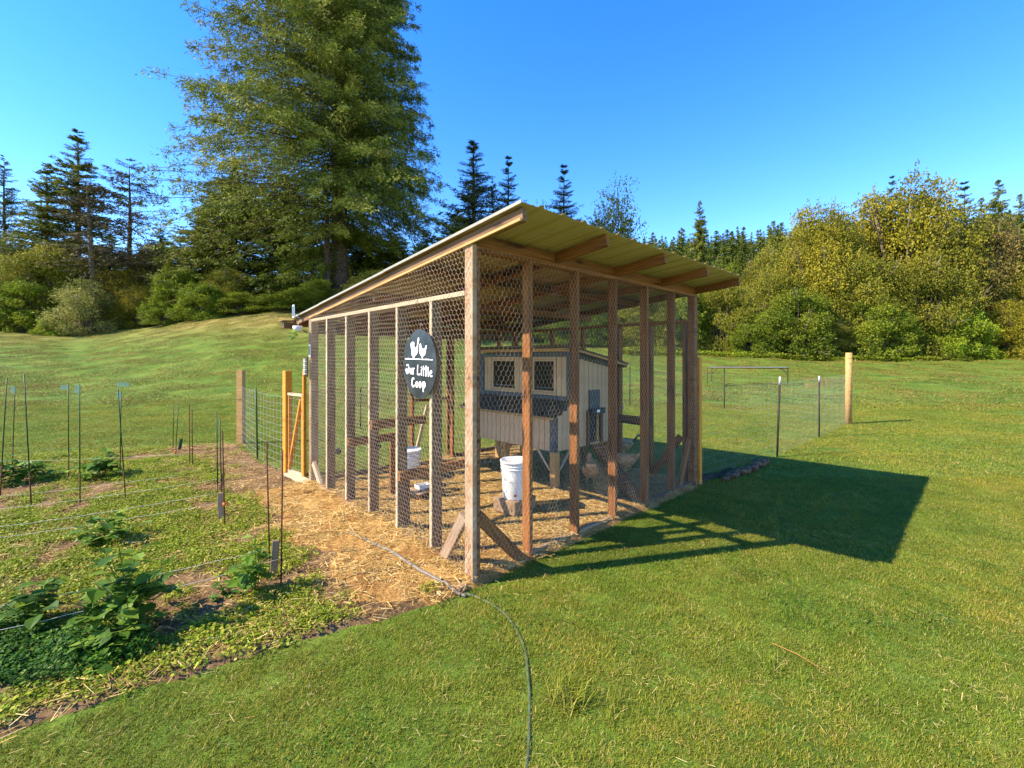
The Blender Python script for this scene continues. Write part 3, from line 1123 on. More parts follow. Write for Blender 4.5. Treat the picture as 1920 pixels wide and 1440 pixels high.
# stroke lettering in the sign's own narrow style: each glyph is a set of strokes, in crop pixels
def stroke_part(name, strokes, wd):
    bm = bmesh.new()
    for st_ in strokes:
        pts = [Vector((*q(*p_), 0)) for p_ in st_]
        L_, R_ = [], []
        for i, p_ in enumerate(pts):
            d = (pts[min(i + 1, len(pts) - 1)] - pts[max(i - 1, 0)]).normalized()
            nrm = Vector((-d.y, d.x, 0)) * wd * .5
            ex = d * wd * .25 * (1 if i == len(pts) - 1 else (-1 if i == 0 else 0))
            L_.append(p_ + nrm + ex)
            R_.append(p_ - nrm + ex)
        for i in range(len(pts) - 1):
            c4 = [L_[i], L_[i + 1], R_[i + 1], R_[i]]
            fr_ = [bm.verts.new((-.0024, -c.x, c.y)) for c in c4]
            bk = [bm.verts.new((0.001, -c.x, c.y)) for c in c4]
            bm.faces.new(fr_)
            bm.faces.new(bk[::-1])
            for j in range(4):
                bm.faces.new((fr_[j], bk[j], bk[(j + 1) % 4], fr_[(j + 1) % 4]))
    bmesh.ops.recalc_face_normals(bm, faces=bm.faces)
    me = bpy.data.meshes.new(name)
    bm.to_mesh(me)
    bm.free()
    me.materials.append(M['lettering'])
    return add(name, me, sg)


glyphs = {
    'letter_o_capital': [[(248, 770), (262, 755), (278, 765), (285, 800), (284, 850), (275, 895), (258, 910), (242, 895), (235, 870)],
                         [(235, 870), (231, 845), (245, 830), (258, 840), (262, 872)]],
    'letter_u': [[(308, 815), (308, 880), (318, 905), (336, 905), (345, 885)], [(347, 815), (347, 915)]],
    'letter_r': [[(368, 815), (368, 915)], [(368, 850), (376, 822), (386, 818)]],
    'letter_l_capital': [[(448, 762), (444, 840), (443, 920), (465, 918), (490, 912)]],
    'letter_i': [[(512, 835), (512, 928)], [(510, 790), (512, 806)]],
    'letter_t': [[(545, 775), (548, 935)], [(532, 818), (565, 812)]],
    'letter_t_second': [[(588, 770), (588, 940)], [(572, 822), (606, 814)]],
    'letter_l': [[(624, 790), (627, 938)]],
    'letter_e': [[(652, 895), (685, 872), (682, 852), (665, 850), (655, 875), (655, 915), (665, 938), (688, 932)]],
    'letter_c_capital': [[(380, 1000), (372, 985), (355, 988), (345, 1020), (343, 1070), (348, 1110), (360, 1130), (378, 1128), (388, 1105)]],
    'letter_o': [[(430, 1045), (416, 1062), (414, 1100), (424, 1130), (440, 1128), (447, 1100), (445, 1062), (430, 1045)]],
    'letter_o_second': [[(487, 1042), (473, 1060), (470, 1098), (480, 1132), (498, 1132), (506, 1100), (503, 1060), (487, 1042)]],
    'letter_p': [[(537, 1040), (540, 1120), (542, 1200)], [(538, 1055), (558, 1038), (572, 1060), (572, 1105), (560, 1130), (541, 1130)]],
}
for nm, st_ in glyphs.items():
    stroke_part(nm, st_, .0118)
tube('hanging_wire', [(.012, 0, .56), (.022, .02, .63), (.012, -.03, .60)], .0015, M['wire'], sg, 5)

# ------------------------------------------------------------------ the hen house inside
HS0, HS1, HT0, HT1, HN = 2.42, 3.34, 1.05, 2.88, 2.09
hh = empty('hen_house', A0 + E1 * ((HS0 + HS1) / 2) + E2 * ((HT0 + HT1) / 2), YAW,
           label='raised hen house with cream plank walls and a sloping shingle roof inside the run', cat='hen house')
OX, OY = (HS0 + HS1) / 2, (HT0 + HT1) / 2


def H(s, t, z):
    return (s - OX, t - OY, z)


def hbox(name, s0, t0, z0, s1, t1, z1, mat, parent=None, bev=.003):
    return box(name, H(s0, t0, z0), H(s1, t1, z1), mat, parent or hh, bev)


ZB = .50
hbox('body', HS0 + .02, HT0 + .02, ZB + .01, HS1 - .02, HT1 - .02, 1.60, M['wood_dark'])
hbox('body', HS0 + .02, HT0 + .02, 1.601, HS0 + .45, HT1 - .02, 1.66, M['wood_dark'])


def htop(s):
    return 1.745 - .175 * (s - HS0)


# planks of the end wall with the pop door (t = HT0)
n = 9
wdt = (HS1 - HS0 - .05) / n
for i in range(n):
    s0 = HS0 + .05 + i * wdt
    hbox('plank', s0 + .003, HT0, ZB, s0 + wdt - .004, HT0 + .018, htop(s0 + wdt) - .07, M['siding'], None, .002)
# planks of the back wall and the far end
for i in range(14):
    w_ = (HT1 - HT0) / 14
    hbox('plank', HS1 - .018, HT0 + .001 + i * w_, ZB, HS1, HT0 + (i + 1) * w_ - .003, htop(HS1) - .07, M['siding'], None, .002)
for i in range(8):
    w_ = (HS1 - HS0) / 8
    s0 = HS0 + i * w_
    hbox('plank', s0 + .002, HT1 - .018, ZB, s0 + w_ - .002, HT1, htop(s0 + w_) - .07, M['siding'], None, .002)
# front upper wall: planks between the two windows
wins = [(1.36, 1.72), (2.11, 2.58)]
i = 0
tcur = HT0 + .09
while tcur < HT1 - .09:
    tn = min(tcur + .088, HT1 - .08)
    mid_ = (tcur + tn) / 2
    inw = any(a - .045 < mid_ < b + .045 for a, b in wins)
    if inw:
        hbox('plank', HS0, tcur + .001, 1.635, HS0 + .018, tn - .002, 1.665, M['siding'], None, .001)
        hbox('plank', HS0, tcur + .001, 1.155, HS0 + .018, tn - .002, 1.185, M['siding'], None, .001)
    else:
        hbox('plank', HS0, tcur + .002, 1.155, HS0 + .018, tn - .004, 1.665, M['siding'], None, .002)
    tcur = tn
for a, b in wins:
    w_ = hbox('window', HS0 + .005, a, 1.215, HS0 + .014, b, 1.605, M['screen'], None, .001)
    c0 = Vector(H(HS0 + .0095, (a + b) / 2, 1.41))

    def sub(nm, s0, t0, z0, s1, t1, z1, mt):
        box(nm, Vector(H(s0, t0, z0)) - c0, Vector(H(s1, t1, z1)) - c0, mt, w_, .002)
    sub('window_frame', HS0 - .008, a - .04, 1.19, HS0 + .016, a - .001, 1.632, M['siding'])
    sub('window_frame', HS0 - .008, b + .001, 1.19, HS0 + .016, b + .04, 1.632, M['siding'])
    sub('window_frame', HS0 - .007, a, 1.607, HS0 + .016, b, 1.632, M['siding'])
    sub('window_frame', HS0 - .007, a, 1.19, HS0 + .016, b, 1.213, M['siding'])
    sub('glazing_bar', HS0 - .004, a + .002, 1.245, HS0 + .004, b - .002, 1.262, M['grey_trim'])
# grey trims
hbox('trim', HS0 - .022, HT0 - .012, 1.667, HS0 + .018, HT1 + .012, 1.725, M['grey_trim'])
hbox('trim', HS0 - .022, HT0 - .012, 1.10, HS0 + .0, HT1 + .012, 1.152, M['grey_trim'])
hbox('trim', HS0 - .020, HT0 - .010, 1.153, HS0 + .018, HT0 + .085, 1.666, M['grey_trim'])
hbox('trim', HS0 - .020, HT1 - .085, 1.153, HS0 + .018, HT1 + .010, 1.666, M['grey_trim'])
hbox('trim', HS0 + .0, HT0 - .008, ZB, HS0 + .048, HT0 + .017, 1.152, M['grey_trim'])
board('trim', H(HS0 - .02, HT0 - .012, htop(HS0) - .040), H(HS1 + .05, HT0 - .012, htop(HS1 + .05) - .040), .02, .06, M['grey_trim'], hh)
# roof: planks of shingle on battens
a_, b_ = HS0 - .085, HS1 + .165
for i in range(7):
    s0, s1 = a_ + (b_ - a_) * i / 7, a_ + (b_ - a_) * (i + 1) / 7 + .03
    board('shingle_row', H(s0, OY, htop(s0) + .030), H(s1, OY, htop(s1) + .022), HT1 - HT0 + .24, .012, M['shingle'], hh)
board('fascia', H(a_ - .002, HT0 - .12, htop(a_) - .005), H(a_ - .002, HT1 + .12, htop(a_) - .005), .022, .046, M['wood_post'], hh)
board('fascia', H(a_ + .012, HT0 - .112, htop(a_) - .008), H(b_, HT0 - .112, htop(b_) - .008), .020, .034, M['wood_post'], hh)
board('fascia', H(b_ - .01, HT0 - .1, htop(b_) - .016), H(b_ - .01, HT1 + .1, htop(b_) - .016), .02, .05, M['shingle'], hh)
hbox('ridge_board', a_ - .016, HT0 - .10, htop(a_) + .036, a_ + .10, HT1 + .10, htop(a_) + .062, M['shingle'])
# nest box
nb = hbox('nest_box', HN + .02, HT0 + .02, ZB + .005, HS0 + .01, HT1 - .02, .90, M['wood_dark'])
n0 = Vector(nb.location)


def nbox(name, s0, t0, z0, s1, t1, z1, mat, bev=.002):
    box(name, Vector(H(s0, t0, z0)) - n0, Vector(H(s1, t1, z1)) - n0, mat, nb, bev)


w_ = (HT1 - HT0 - .09) / 19
for i in range(19):
    t0 = HT0 + .085 + i * w_
    nbox('plank', HN, t0 + .003, ZB, HN + .018, t0 + w_ - .004, .905, M['siding'])
for i in range(3):
    s0 = HN + .05 + i * .093
    nbox('plank', s0 + .002, HT0, ZB, s0 + .091, HT0 + .018, .94 + .05 * i, M['siding'])
nbox('corner_trim', HN - .008, HT0 - .008, ZB - .006, HN + .014, HT0 + .083, .905, M['grey_trim'])
nbox('corner_trim', HN + .015, HT0 - .009, ZB - .006, HN + .048, HT0 + .014, .925, M['grey_trim'])
board('lid', Vector(H(HN - .05, OY, .925)) - n0, Vector(H(HS0 - .024, OY, 1.085)) - n0, HT1 - HT0 + .06, .022, M['shingle'], nb)
board('lid_edge', Vector(H(HN - .062, HT0 - .03, .912)) - n0, Vector(H(HN - .062, HT1 + .03, .912)) - n0, .02, .030, M['wood_post'], nb)
# pop door, its tracks and the opener
hbox('pop_door', 2.755, HT0 - .022, .955, 2.985, HT0 - .003, 1.225, M['grey_trim'])
hbox('door_track', 2.705, HT0 - .035, .50, 2.745, HT0 - .002, .955, M['wood_dark'])
hbox('door_track', 3.0, HT0 - .035, .50, 3.04, HT0 - .002, .955, M['wood_dark'])
hbox('door_opening', 2.748, HT0 - .012, .53, 2.997, HT0 - .003, .90, M['black'])
hbox('door_edge', 2.90, HT0 - .030, .56, 2.945, HT0 - .013, .90, M['wood_post'])
op = hbox('door_opener', 2.73, HT0 - .075, .905, 3.03, HT0 - .037, .985, M['black'])
hbox('opener_badge', 2.84, HT0 - .079, .93, 2.90, HT0 - .0755, .965, M['lettering'])
rp = board('ramp', H(2.86, HT0 - .04, .50), H(2.46, .12, .045), .20, .02, WS, hh)
L_ = 1.08
for k in range(6):
    c = add('cleat', box_mesh(.02, .19, .015, WD), rp)
    c.location = (-L_ / 2 + .10 + k * .17, 0, .0185)
# legs and knee braces
for (s_, t_, zt) in ((HN + .045, HT0 + .045, ZB - .008), (HN + .045, HT1 - .045, ZB + .0), (HS1 - .05, HT0 + .05, ZB), (HS1 - .05, HT1 - .05, ZB), (2.75, HT1 - .05, ZB), (HN + .045, 2.0, ZB)):
    hbox('leg', s_ - .044, t_ - .044, 0.02, s_ + .044, t_ + .044, zt, M['wood_post'])
board('knee_brace', H(HN + .02, HT0 + .10, .26), H(HN + .02, HT0 + .31, .497), .02, .03, WP, hh)
board('knee_brace', H(HN + .10, HT0 + .02, .26), H(HN + .32, HT0 + .02, .497), .03, .02, WP, hh)
board('knee_brace', H(HN + .02, HT1 - .10, .26), H(HN + .02, HT1 - .33, .497), .02, .03, WP, hh)
board('skid', H(HN - .12, HT0 - .02, .035), H(HN + .20, HT0 - .02, .04), .20, .03, M['plywood'], hh)
# a little brick-work of screws on the roof
tube('roof_peg', [H(HS0 + .0, 1.33, htop(HS0) + .03), H(HS0 - .0, 1.33, htop(HS0) + .12)], .006, M['wood_post'], hh, 6)


# ------------------------------------------------------------------ things inside the run
def bucket(loc, rz_, label, block=None):
    b = empty('bucket', loc, rz_, label=label, cat='bucket', group='white buckets in the run')
    prof = [(.128, 0), (.131, .004), (.148, .30), (.1485, .302), (.156, .304), (.156, .312), (.150, .314), (.1505, .333), (.158, .335), (.158, .343), (.151, .345), (.152, .362)]
    add('pail', lathe_mesh('pail', prof, M['white']), b)
    add('lid', lathe_mesh('lid', [(.153, .3625), (.162, .3630), (.163, .384), (.158, .389), (.150, .388), (.146, .378), (.02, .377), (.001, .3765)], M['white']), b)
    pts = [(.157 * math.cos(a), .157 * math.sin(a) - .004, .285 - .105 * max(0, math.cos((a + 1.57)))) for a in np.linspace(-3.14, 0, 15)]
    tube('handle', pts, .0025, M['wire_thin'], b, 6)
    for k, (an, z, s_) in enumerate(((-2.55, .20, .018), (-2.60, .15, .016), (-2.50, .08, .014), (-2.45, .235, .012))):
        m_ = box_mesh(.004, s_, s_ * 1.3, M['blue'] if k else M['grey_trim'], .001)
        o = add('label_mark', m_, b)
        r_ = .1455 - .017 * (1 - z / .30) + .0005
        o.location = (r_ * math.cos(an), r_ * math.sin(an), z)
        o.rotation_euler = (0, 0, an)
    v = tube('drinking_valve', [(-.02, -.128, .05), (-.02, -.155, .048)], [.014, .009], M['rust'], b, 10)
    return b


pb = G(967, 962, .06)
bl = box_mesh(.34, .30, .135, M['plywood'], .006)
add('wood_block', bl, None, pb + Vector((-.01, .10, .075)), (0, 0, YAW + .1),
    label='rough square timber block carrying the near white bucket', cat='block')
bucket(pb + Vector((.0, .08, .144)), .1, 'white lidded bucket on the timber block behind the first stud')
p2 = G(767, 897, .055)
bucket(p2, .9, 'white bucket standing in the straw behind the lowest roost')
pt = G(795, 918, .12)
tr = empty('feed_board', pt - Vector((0, 0, .08)), YAW + .2, label='low board on short legs under the lowest roost with a white tray', cat='feeding board')
add('board', box_mesh(.36, .24, .018, M['plywood']), tr, (0, 0, .085))
for sx in (-.14, .14):
    add('leg', box_mesh(.04, .2, .074, M['wood_stained']), tr, (sx, 0, .037))
ty = empty('feed_tray', pt + Vector((-.02, .02, .016)), YAW, label='small white feed tray on the low board', cat='tray')
add('tray_base', box_mesh(.15, .11, .006, M['white'], .001), ty, (0, 0, .004))
for x_, y_, a_, b_ in ((0, .0535, .15, .006), (0, -.0535, .15, .006), (.072, 0, .006, .10), (-.072, 0, .006, .10)):
    add('tray_side', box_mesh(a_, b_, .035, M['white'], .001), ty, (x_, y_, .025))
pk = G(827, 905, .1)
dk = empty('black_feeder', pk - Vector((0, 0, .07)), 0, label='small black rubber feeder lying beside the white tray', cat='feeder')
add('bowl', lathe_mesh('bowl', [(.04, 0), (.065, .01), (.07, .05), (.06, .055), (.05, .02)], M['black'], 20), dk)
add('handle_knob', lathe_mesh('handle_knob', [(.012, .02), (.014, .09), (.02, .10), (.004, .105)], M['black'], 12), dk)
for (px, py, d, lab) in ((634, 846, 6.9, 'black rubber ball near the left end of the back netting'), (709, 837, 7.1, 'black rubber ball hung on the back netting beside the middle stud')):
    P_ = Vector(((px - 960) / F * 6.05, 6.05, 0)) if px < 700 else Vector(((px - 960) / F * 6.5, 6.5, 0))
    z_ = CH - (py - HY) / F * P_.y
    o = empty('ball', (P_.x, P_.y, z_ - .045), label=lab, cat='ball')
    prof = [(.001, 0)] + [(.045 * math.sin(a), .045 - .045 * math.cos(a)) for a in np.linspace(.3, 2.85, 9)] + [(.001, .09)]
    add('sphere', lathe_mesh('ball', prof, M['black'], 16), o)
    tube('cord', [(0, 0, .088), (0, 0, .30)], .002, M['string'], o, 5)


# hens
def loft(name, secs, mat, seg=14):
    """secs: (centre, half width, half height, pitch) rings in the xz plane of the bird, x forward"""
    V, fs = [], []
    for (c, hw, hv, pt_) in secs:
        cx, cz = c
        for k in range(seg):
            a = 2 * math.pi * k / seg
            yy, vv = hw * math.cos(a), hv * math.sin(a)
            V.append((cx - vv * math.sin(pt_), yy, cz + vv * math.cos(pt_)))
    for i in range(len(secs) - 1):
        for k in range(seg):
            k2 = (k + 1) % seg
            fs.append((i * seg + k, i * seg + k2, (i + 1) * seg + k2, (i + 1) * seg + k))
    fs.append(tuple(range(seg))[::-1])
    fs.append(tuple((len(secs) - 1) * seg + k for k in range(seg)))
    me = bpy.data.meshes.new(name)
    me.from_pydata(V, [], fs)
    me.polygons.foreach_set('use_smooth', [True] * len(fs))
    me.materials.append(mat)
    return me


def chicken(loc, rz_, label, mat, tailmat, peck=False, sc=1.0):
    o = empty('chicken', loc, rz_, label=label, cat='hen', group='chickens in the run')
    o.scale = (sc, sc, sc)
    secs = [((-.17, .265), .012, .02, .4), ((-.15, .25), .045, .055, .35), ((-.10, .225), .085, .085, .2), ((-.03, .205), .105, .100, 0), ((.05, .205), .100, .098, -.2),
            ((.105, .225), .078, .085, -.5)]
    if peck:
        secs += [((.15, .215), .05, .055, -1.5), ((.19, .16), .036, .04, -2.1), ((.215, .11), .028, .03, -2.2), ((.232, .075), .027, .028, -2.1), ((.245, .05), .012, .012, -2.0)]
        hx, hz, bd = .238, .062, (.03, -.028)
    else:
        secs += [((.135, .275), .052, .06, -1.0), ((.150, .325), .038, .04, -1.3), ((.158, .365), .030, .032, -1.4), ((.168, .395), .028, .028, -1.2), ((.178, .415), .012, .012, -1.0)]
        hx, hz, bd = .172, .39, (.045, -.006)
    add('body', loft('body', secs, mat), o)
    for s_ in (-1, 1):
        w = add('wing', loft('wing', [((-.14, .235), .006, .02, .3), ((-.08, .225), .016, .05, .2), ((0, .22), .022, .062, 0), ((.06, .22), .016, .05, 0), ((.085, .22), .004, .02, 0)], mat, 10), o)
        w.location = (0, s_ * .093, 0)
        lg = tube('leg', [(.01, s_ * .045, .13), (.005, s_ * .045, .07), (.015, s_ * .045, .012)], [.014, .008, .006], M['beak'], o, 8)
        for an in (-.5, 0, .5, 3.14):
            tube('toe', [(.015, s_ * .045, .010), (.015 + .05 * math.cos(an), s_ * .045 + .05 * math.sin(an), .005)], [.005, .003], M['beak'], lg, 5)
        e = add('eye', lathe_mesh('eye', [(.001, -.004), (.004, -.002), (.004, .002), (.001, .004)], M['eye'], 8), o)
        e.location = (hx + .004, s_ * .026, hz + .004)
    # tail fan
    tw = M['tail'] if tailmat else mat
    for k in range(7):
        y_ = (k - 3) * .014
        L2 = .12 if not tailmat else .17
        pts = [(-.13, y_ * .6, .25), (-.17, y_, .30), (-.20 - .02 * (tailmat), y_ * 1.4, .25 + L2 * .75)]
        if tailmat:
            pts.append((-.27, y_ * 1.6, .25 + L2 * .7))
        tube('tail_feather', pts, [.018, .02, .012] + ([.004] if tailmat else []), tw, o, 6)
    tube('beak', [(hx + .018, 0, hz - .002), (hx + .018 + bd[0] * .7, 0, hz + bd[1])], [.009, .002], M['beak'], o, 6)
    cb = add('comb', loft('comb', [((-.02, 0), .003, .008, 0), ((-.008, .008), .004, .016, 0), ((.006, .004), .003, .008, 0), ((.018, .002), .003, .012, 0), ((.026, -.004), .002, .004, 0)], M['comb'], 8), o)
    cb.location = (hx - .002, 0, hz + (.03 if not peck else .02))
    return o


chicken(G(1108, 912, .03) + Vector((0, .05, 0)), 1.45, 'plump buff hen seen from behind under the ramp', M['hen'], False, False, .92)
chicken(G(1176, 893, .02) + Vector((0, .05, 0)), 2.6, 'buff hen pecking in the shade behind the third stud', M['hen'], False, True, 1.0)
chicken(G(1172, 858, .0) + Vector((0, .05, 0)), 2.75, 'cream rooster with a dark green tail at the edge of the shade', M['rooster'], True, False, 1.0)

# water point past the hen house
wp = G(1166, 862)
sp = empty('water_point', (wp.x, wp.y, 0), 0, label='thin stake with a blue knob and a dark green tap beside the far netting', cat='water tap')
tube('stake', [(0, 0, -.02), (0, 0, .74)], .012, M['wood_post'], sp, 8)
zk = CH - (764 - HY) / F * wp.y
add('knob', lathe_mesh('knob', [(.001, -.03), (.02, -.025), (.03, 0), (.02, .025), (.001, .03)], M['blue'], 14), sp, (0, 0, zk))
tube('riser', [(0, 0, .74), (0, 0, zk - .028)], .009, M['blue'], sp, 6)
tube('tap', [(0, 0, .70), (.07, 0, .67), (.10, 0, .62)], [.03, .02, .012], M['teal'], sp, 8)

# small things fixed at the low left corner of the roof
zc_ = rz(3.7)
so_ = empty('solar_lamp', A0 + E2 * 3.68 - E1 * .10 + Vector((0, 0, zc_ + .06)), YAW, label='small solar panel with a white frame standing on the low roof edge', cat='solar lamp')
board('panel_frame', (0, 0, 0), (0, 0, .17), .07, .012, M['white'], so_, up=(1, 0, 0))
board('solar_cell', (-.0085, 0, .02), (-.0085, 0, .15), .052, .006, M['solar'], so_, up=(1, 0, 0))
board('bracket', (.0, 0, .03), (.07, -.02, .0), .03, .006, M['white'], so_)
eb = empty('gutter_end', A0 + E2 * 3.98 - E1 * .05 + Vector((0, 0, rz(3.95) - .03)), YAW, label='dark wooden bird box under the low roof corner', cat='bird box')
box('box_body', (-.10, -.06, -.01), (.04, .06, .07), WD, eb)
board('box_roof', (-.13, 0, .085), (.06, 0, .095), .16, .014, WD, eb)
tube('box_hole', [(-.101, 0, .035), (-.104, 0, .035)], .018, M['black'], eb, 12)
hp = empty('hanging_plant', A0 + E2 * 3.42 - E1 * .13 + Vector((0, 0, 1.88)), YAW, label='small leafy vine in a white cup hanging at the low roof corner', cat='hanging plant')
add('cup', lathe_mesh('cup', [(.03, .10), (.05, .12), (.06, .17), (.055, .175), (.045, .13)], M['white'], 16), hp)
for k in range(12):
    a = RNG.uniform(0, 6.28)
    r_ = RNG.uniform(.02, .11)
    V, Fq = rhombi(np.array([[r_ * math.cos(a), r_ * math.sin(a), RNG.uniform(-.02, .14)]]), unit(np.array([[math.cos(a), math.sin(a), RNG.uniform(-1.2, .2)]])),
                   unit(np.array([[-math.sin(a), math.cos(a), RNG.uniform(-.4, .4)]])), np.array([.085]), np.array([.07]))
    add('leaf', np_mesh('leaf', V, Fq, M['plant'], [RNG.uniform()]), hp)
tube('hanger', [(0, 0, .17), (.03, 0, .26)], .003, M['wire_thin'], hp, 5)
th = empty('thermometer', A0 + E2 * 3.30 - E1 * .02 + Vector((0, 0, 1.66)), YAW, label='white framed thermometer fixed to the low left corner post', cat='thermometer')
board('case', (0, 0, .0), (0, 0, .16), .045, .014, M['white'], th, up=(1, 0, 0))
board('scale', (-.009, 0, .03), (-.009, 0, .14), .020, .004, M['solar'], th, up=(1, 0, 0))
ch_ = empty('chain_roll', A0 + E2 * 3.375 - E1 * .05 + Vector((0, 0, 1.44)), YAW, label='bundle of pale plant clips hanging below the thermometer on the corner post', cat='clip bundle')
for k in range(8):
    box('clip', (-.02, -.03, .026 * k), (.01, .03, .026 * k + .019), M['white'] if k % 2 == 0 else M['wire'], ch_, .003)
board('backing_strip', (.018, 0, -.03), (.018, 0, .22), .04, .012, M['black'], ch_, up=(1, 0, 0))

# ------------------------------------------------------------------ gate, fences and posts
def welded(name, pts, h, dz, dx, parent, r=.0011, z0=.03, org=Vector((0, 0, 0))):
    P0, P1 = [], []
    for a, b in zip(pts[:-1], pts[1:]):
        a, b = Vector(a), Vector(b)
        L = (b - a).length
        n_ = max(1, int(L / dx))
        for k in range(n_ + 1):
            p = a.lerp(b, k / n_)
            zz = float(ground_z(p.x, p.y)) if p.y > 9.5 else 0.
            P0.append(Vector((p.x, p.y, zz + z0)))
            P1.append(Vector((p.x, p.y, zz + z0 + h)))
        m_ = 6
        for j in range(int(h / dz) + 1):
            for k in range(m_):
                q0, q1 = a.lerp(b, k / m_), a.lerp(b, (k + 1) / m_)
                s0, s1 = (.01 * math.sin(3.14 * k / m_), .01 * math.sin(3.14 * (k + 1) / m_))
                e0 = float(ground_z(q0.x, q0.y)) if q0.y > 9.5 else 0.
                e1_ = float(ground_z(q1.x, q1.y)) if q1.y > 9.5 else 0.
                P0.append(Vector((q0.x, q0.y, e0 + z0 + j * dz - s0)))
                P1.append(Vector((q1.x, q1.y, e1_ + z0 + j * dz - s1)))
    P0 = np.array([tuple(p - org) for p in P0])
    P1 = np.array([tuple(p - org) for p in P1])
    V, Fq = prisms(P0, P1, r)
    return add(name, np_mesh(name, V, Fq, M['wire_thin']), parent)


gp = G(540, 892)
g2 = G(570, 903)
gate = empty('garden_gate', gp, 0, label='low yellow wooden garden gate with wire mesh and a white top rail beside the run', cat='gate')
dv = (g2 - gp)
gl = dv.length
gd = dv.normalized()
gate.rotation_euler = (0, 0, math.atan2(gd.y, gd.x))
WY = M['wood_yellow']
box('gate_post', (-.07, -.045, -.05), (.02, .045, 1.47), WY, gate)
box('gate_post', (gl - .01, -.02, -.05), (gl + .03, .02, 1.49), WY, gate)
box('stile', (.024, -.015, .10), (.060, .015, 1.13), WY, gate)
box('stile', (gl - .05, -.015, .10), (gl - .014, .015, 1.13), WY, gate)
box('top_rail', (.022, -.022, 1.131), (gl - .012, .022, 1.168), WP, gate)
box('bottom_rail', (.022, -.02, .06), (gl - .012, .02, .099), WP, gate)
board('gate_brace', (.06, .0, .14), (gl - .07, .0, 1.09), .034, .05, WY, gate, up=(0, 1, 0))
P0, P1 = [], []
for j in range(11):
    P0.append((.03, -.018, .14 + j * .095))
    P1.append((gl - .02, -.018, .14 + j * .095))
for j in range(6):
    P0.append((.06 + j * (gl - .1) / 5, -.019, .1))
    P1.append((.06 + j * (gl - .1) / 5, -.019, 1.13))
V, Fq = prisms(P0, P1, .0016)
add('gate_mesh', np_mesh('gate_mesh', V, Fq, M['wire']), gate)
sb0, sb1 = G(541, 888, .04), G(603, 917, .08)
board('doorstep_board', sb0, sb1, .12, .035, WP, None, label='pale plank lying on the ground along the gate opening', cat='plank')

fp = G(452, 832)
gf = empty('garden_fence', (fp.x, fp.y, 0), 0, label='low welded wire fence between the square far post and the yellow gate', cat='wire fence')
box('fence_post', (-.055, -.055, -.05), (.055, .055, 1.42), M['wood_post'], gf)
tp = G(483, 863)
tube('steel_post', [tp - gf.location + Vector((0, 0, -.05)), tp - gf.location + Vector((-.03, 0, 1.17))], .014, M['green_steel'], gf, 6)
welded('fence_mesh', [fp, tp, gp], 1.05, .105, .15, gf, .0016, .05, gf.location)

C_ = A0 + E1 * LS
D_ = A0 + E1 * LS + E2 * LT
cp = C_ + E1 * .085 + E2 * .03
yf = empty('run_fence', (cp.x, cp.y, 0), YAW, label='welded wire yard fence reaching right from the run to the round wooden post', cat='wire fence')
yf.rotation_euler = (0, 0, 0)
o = board('fence_post', (0, 0, -.05), (0, 0, 1.66), .075, .075, WY, yf, up=(E1.x, E1.y, 0))
t1, t2, w3 = G(1457, 857), G(1536, 820), G(1591, 795)
t4, t5 = G(1358, 771), G(1181, 766)
t6, t7 = G(676, 805), Vector((-.8, 12.4, 0))
for p in (t4, t5, t7, t6, w3):
    p.z = float(ground_z(p.x, p.y))
for (p, h, m_, lean, cap) in ((t1, 1.34, 'dark_steel', .05, 1), (t2, 1.28, 'dark_steel', 0, 1), (t4, 1.28, 'dark_steel', 0, 0), (t5, 1.3, 'dark_steel', 0, 0), (t6, .97, 'dark_steel', 0, 0)):
    q0 = p - yf.location
    q1 = q0 + Vector((lean, 0, h))
    tube('steel_post', [q0 - Vector((0, 0, .05)), q0.lerp(q1, .9)], .017, M[m_], yf, 5)
    tube('post_tip', [q0.lerp(q1, .9), q1], .018, M['white_paint'] if cap else M[m_], yf, 5)
wq = w3 - yf.location
tube('round_post', [wq - Vector((0, 0, .05)), wq + Vector((0, 0, .9)), wq + Vector((.01, 0, 1.78))], [.075, .072, .070], M['wood_post'], yf, 16)
welded('fence_mesh', [cp, t1, t2, w3], 1.22, .10, .05, yf, .0007, .03, yf.location)
welded('fence_mesh', [w3, t4, t5, t7, t6], 1.12, .15, .12, yf, .0008, .03, yf.location)

# low metal frame pen on the lawn beyond
a1, a2 = G(1326, 738), G(1476, 739)
for p in (a1, a2):
    p.z = float(ground_z(p.x, p.y))
pn = empty('metal_pen', a1, 0, label='low metal framed pen with a flat mesh top standing on the far lawn', cat='pen')
pw = (a2 - a1).length
pang = math.atan2((a2 - a1).y, (a2 - a1).x)
pn.rotation_euler = (0, 0, pang)
ph, pdp = .74, 1.05
sk = 1.0
cr = [(0, 0), (pw, 0), (pw + .55, sk), (.55, sk)]
for (x_, y_) in cr:
    gz = float(ground_z(a1.x + x_, a1.y + y_)) - a1.z
    tube('leg', [(x_, y_, gz), (x_, y_, ph)], .014, M['dark_steel'], pn, 6)
    sx = 1 if x_ < pw / 2 else -1
    tube('leg_brace', [(x_, y_, ph - .3), (x_ + sx * .28, y_, ph)], .010, M['dark_steel'], pn, 5)
for i in range(4):
    a, b = cr[i], cr[(i + 1) % 4]
    tube('top_rail', [(a[0], a[1], ph + .02), (b[0], b[1], ph + .02)], .022, M['rust'], pn, 6)
P0, P1 = [], []
for k in range(60):
    x_ = pw * k / 59
    P0.append((x_, 0, ph + .045))
    P1.append((x_ + .55, sk, ph + .045))
for k in range(22):
    f_ = k / 21
    P0.append((.55 * f_, sk * f_, ph + .047))
    P1.append((pw + .55 * f_, sk * f_, ph + .047))
V, Fq = prisms(P0, P1, .006)
add('mesh_top', np_mesh('mesh_top', V, Fq, M['wire_thin']), pn)

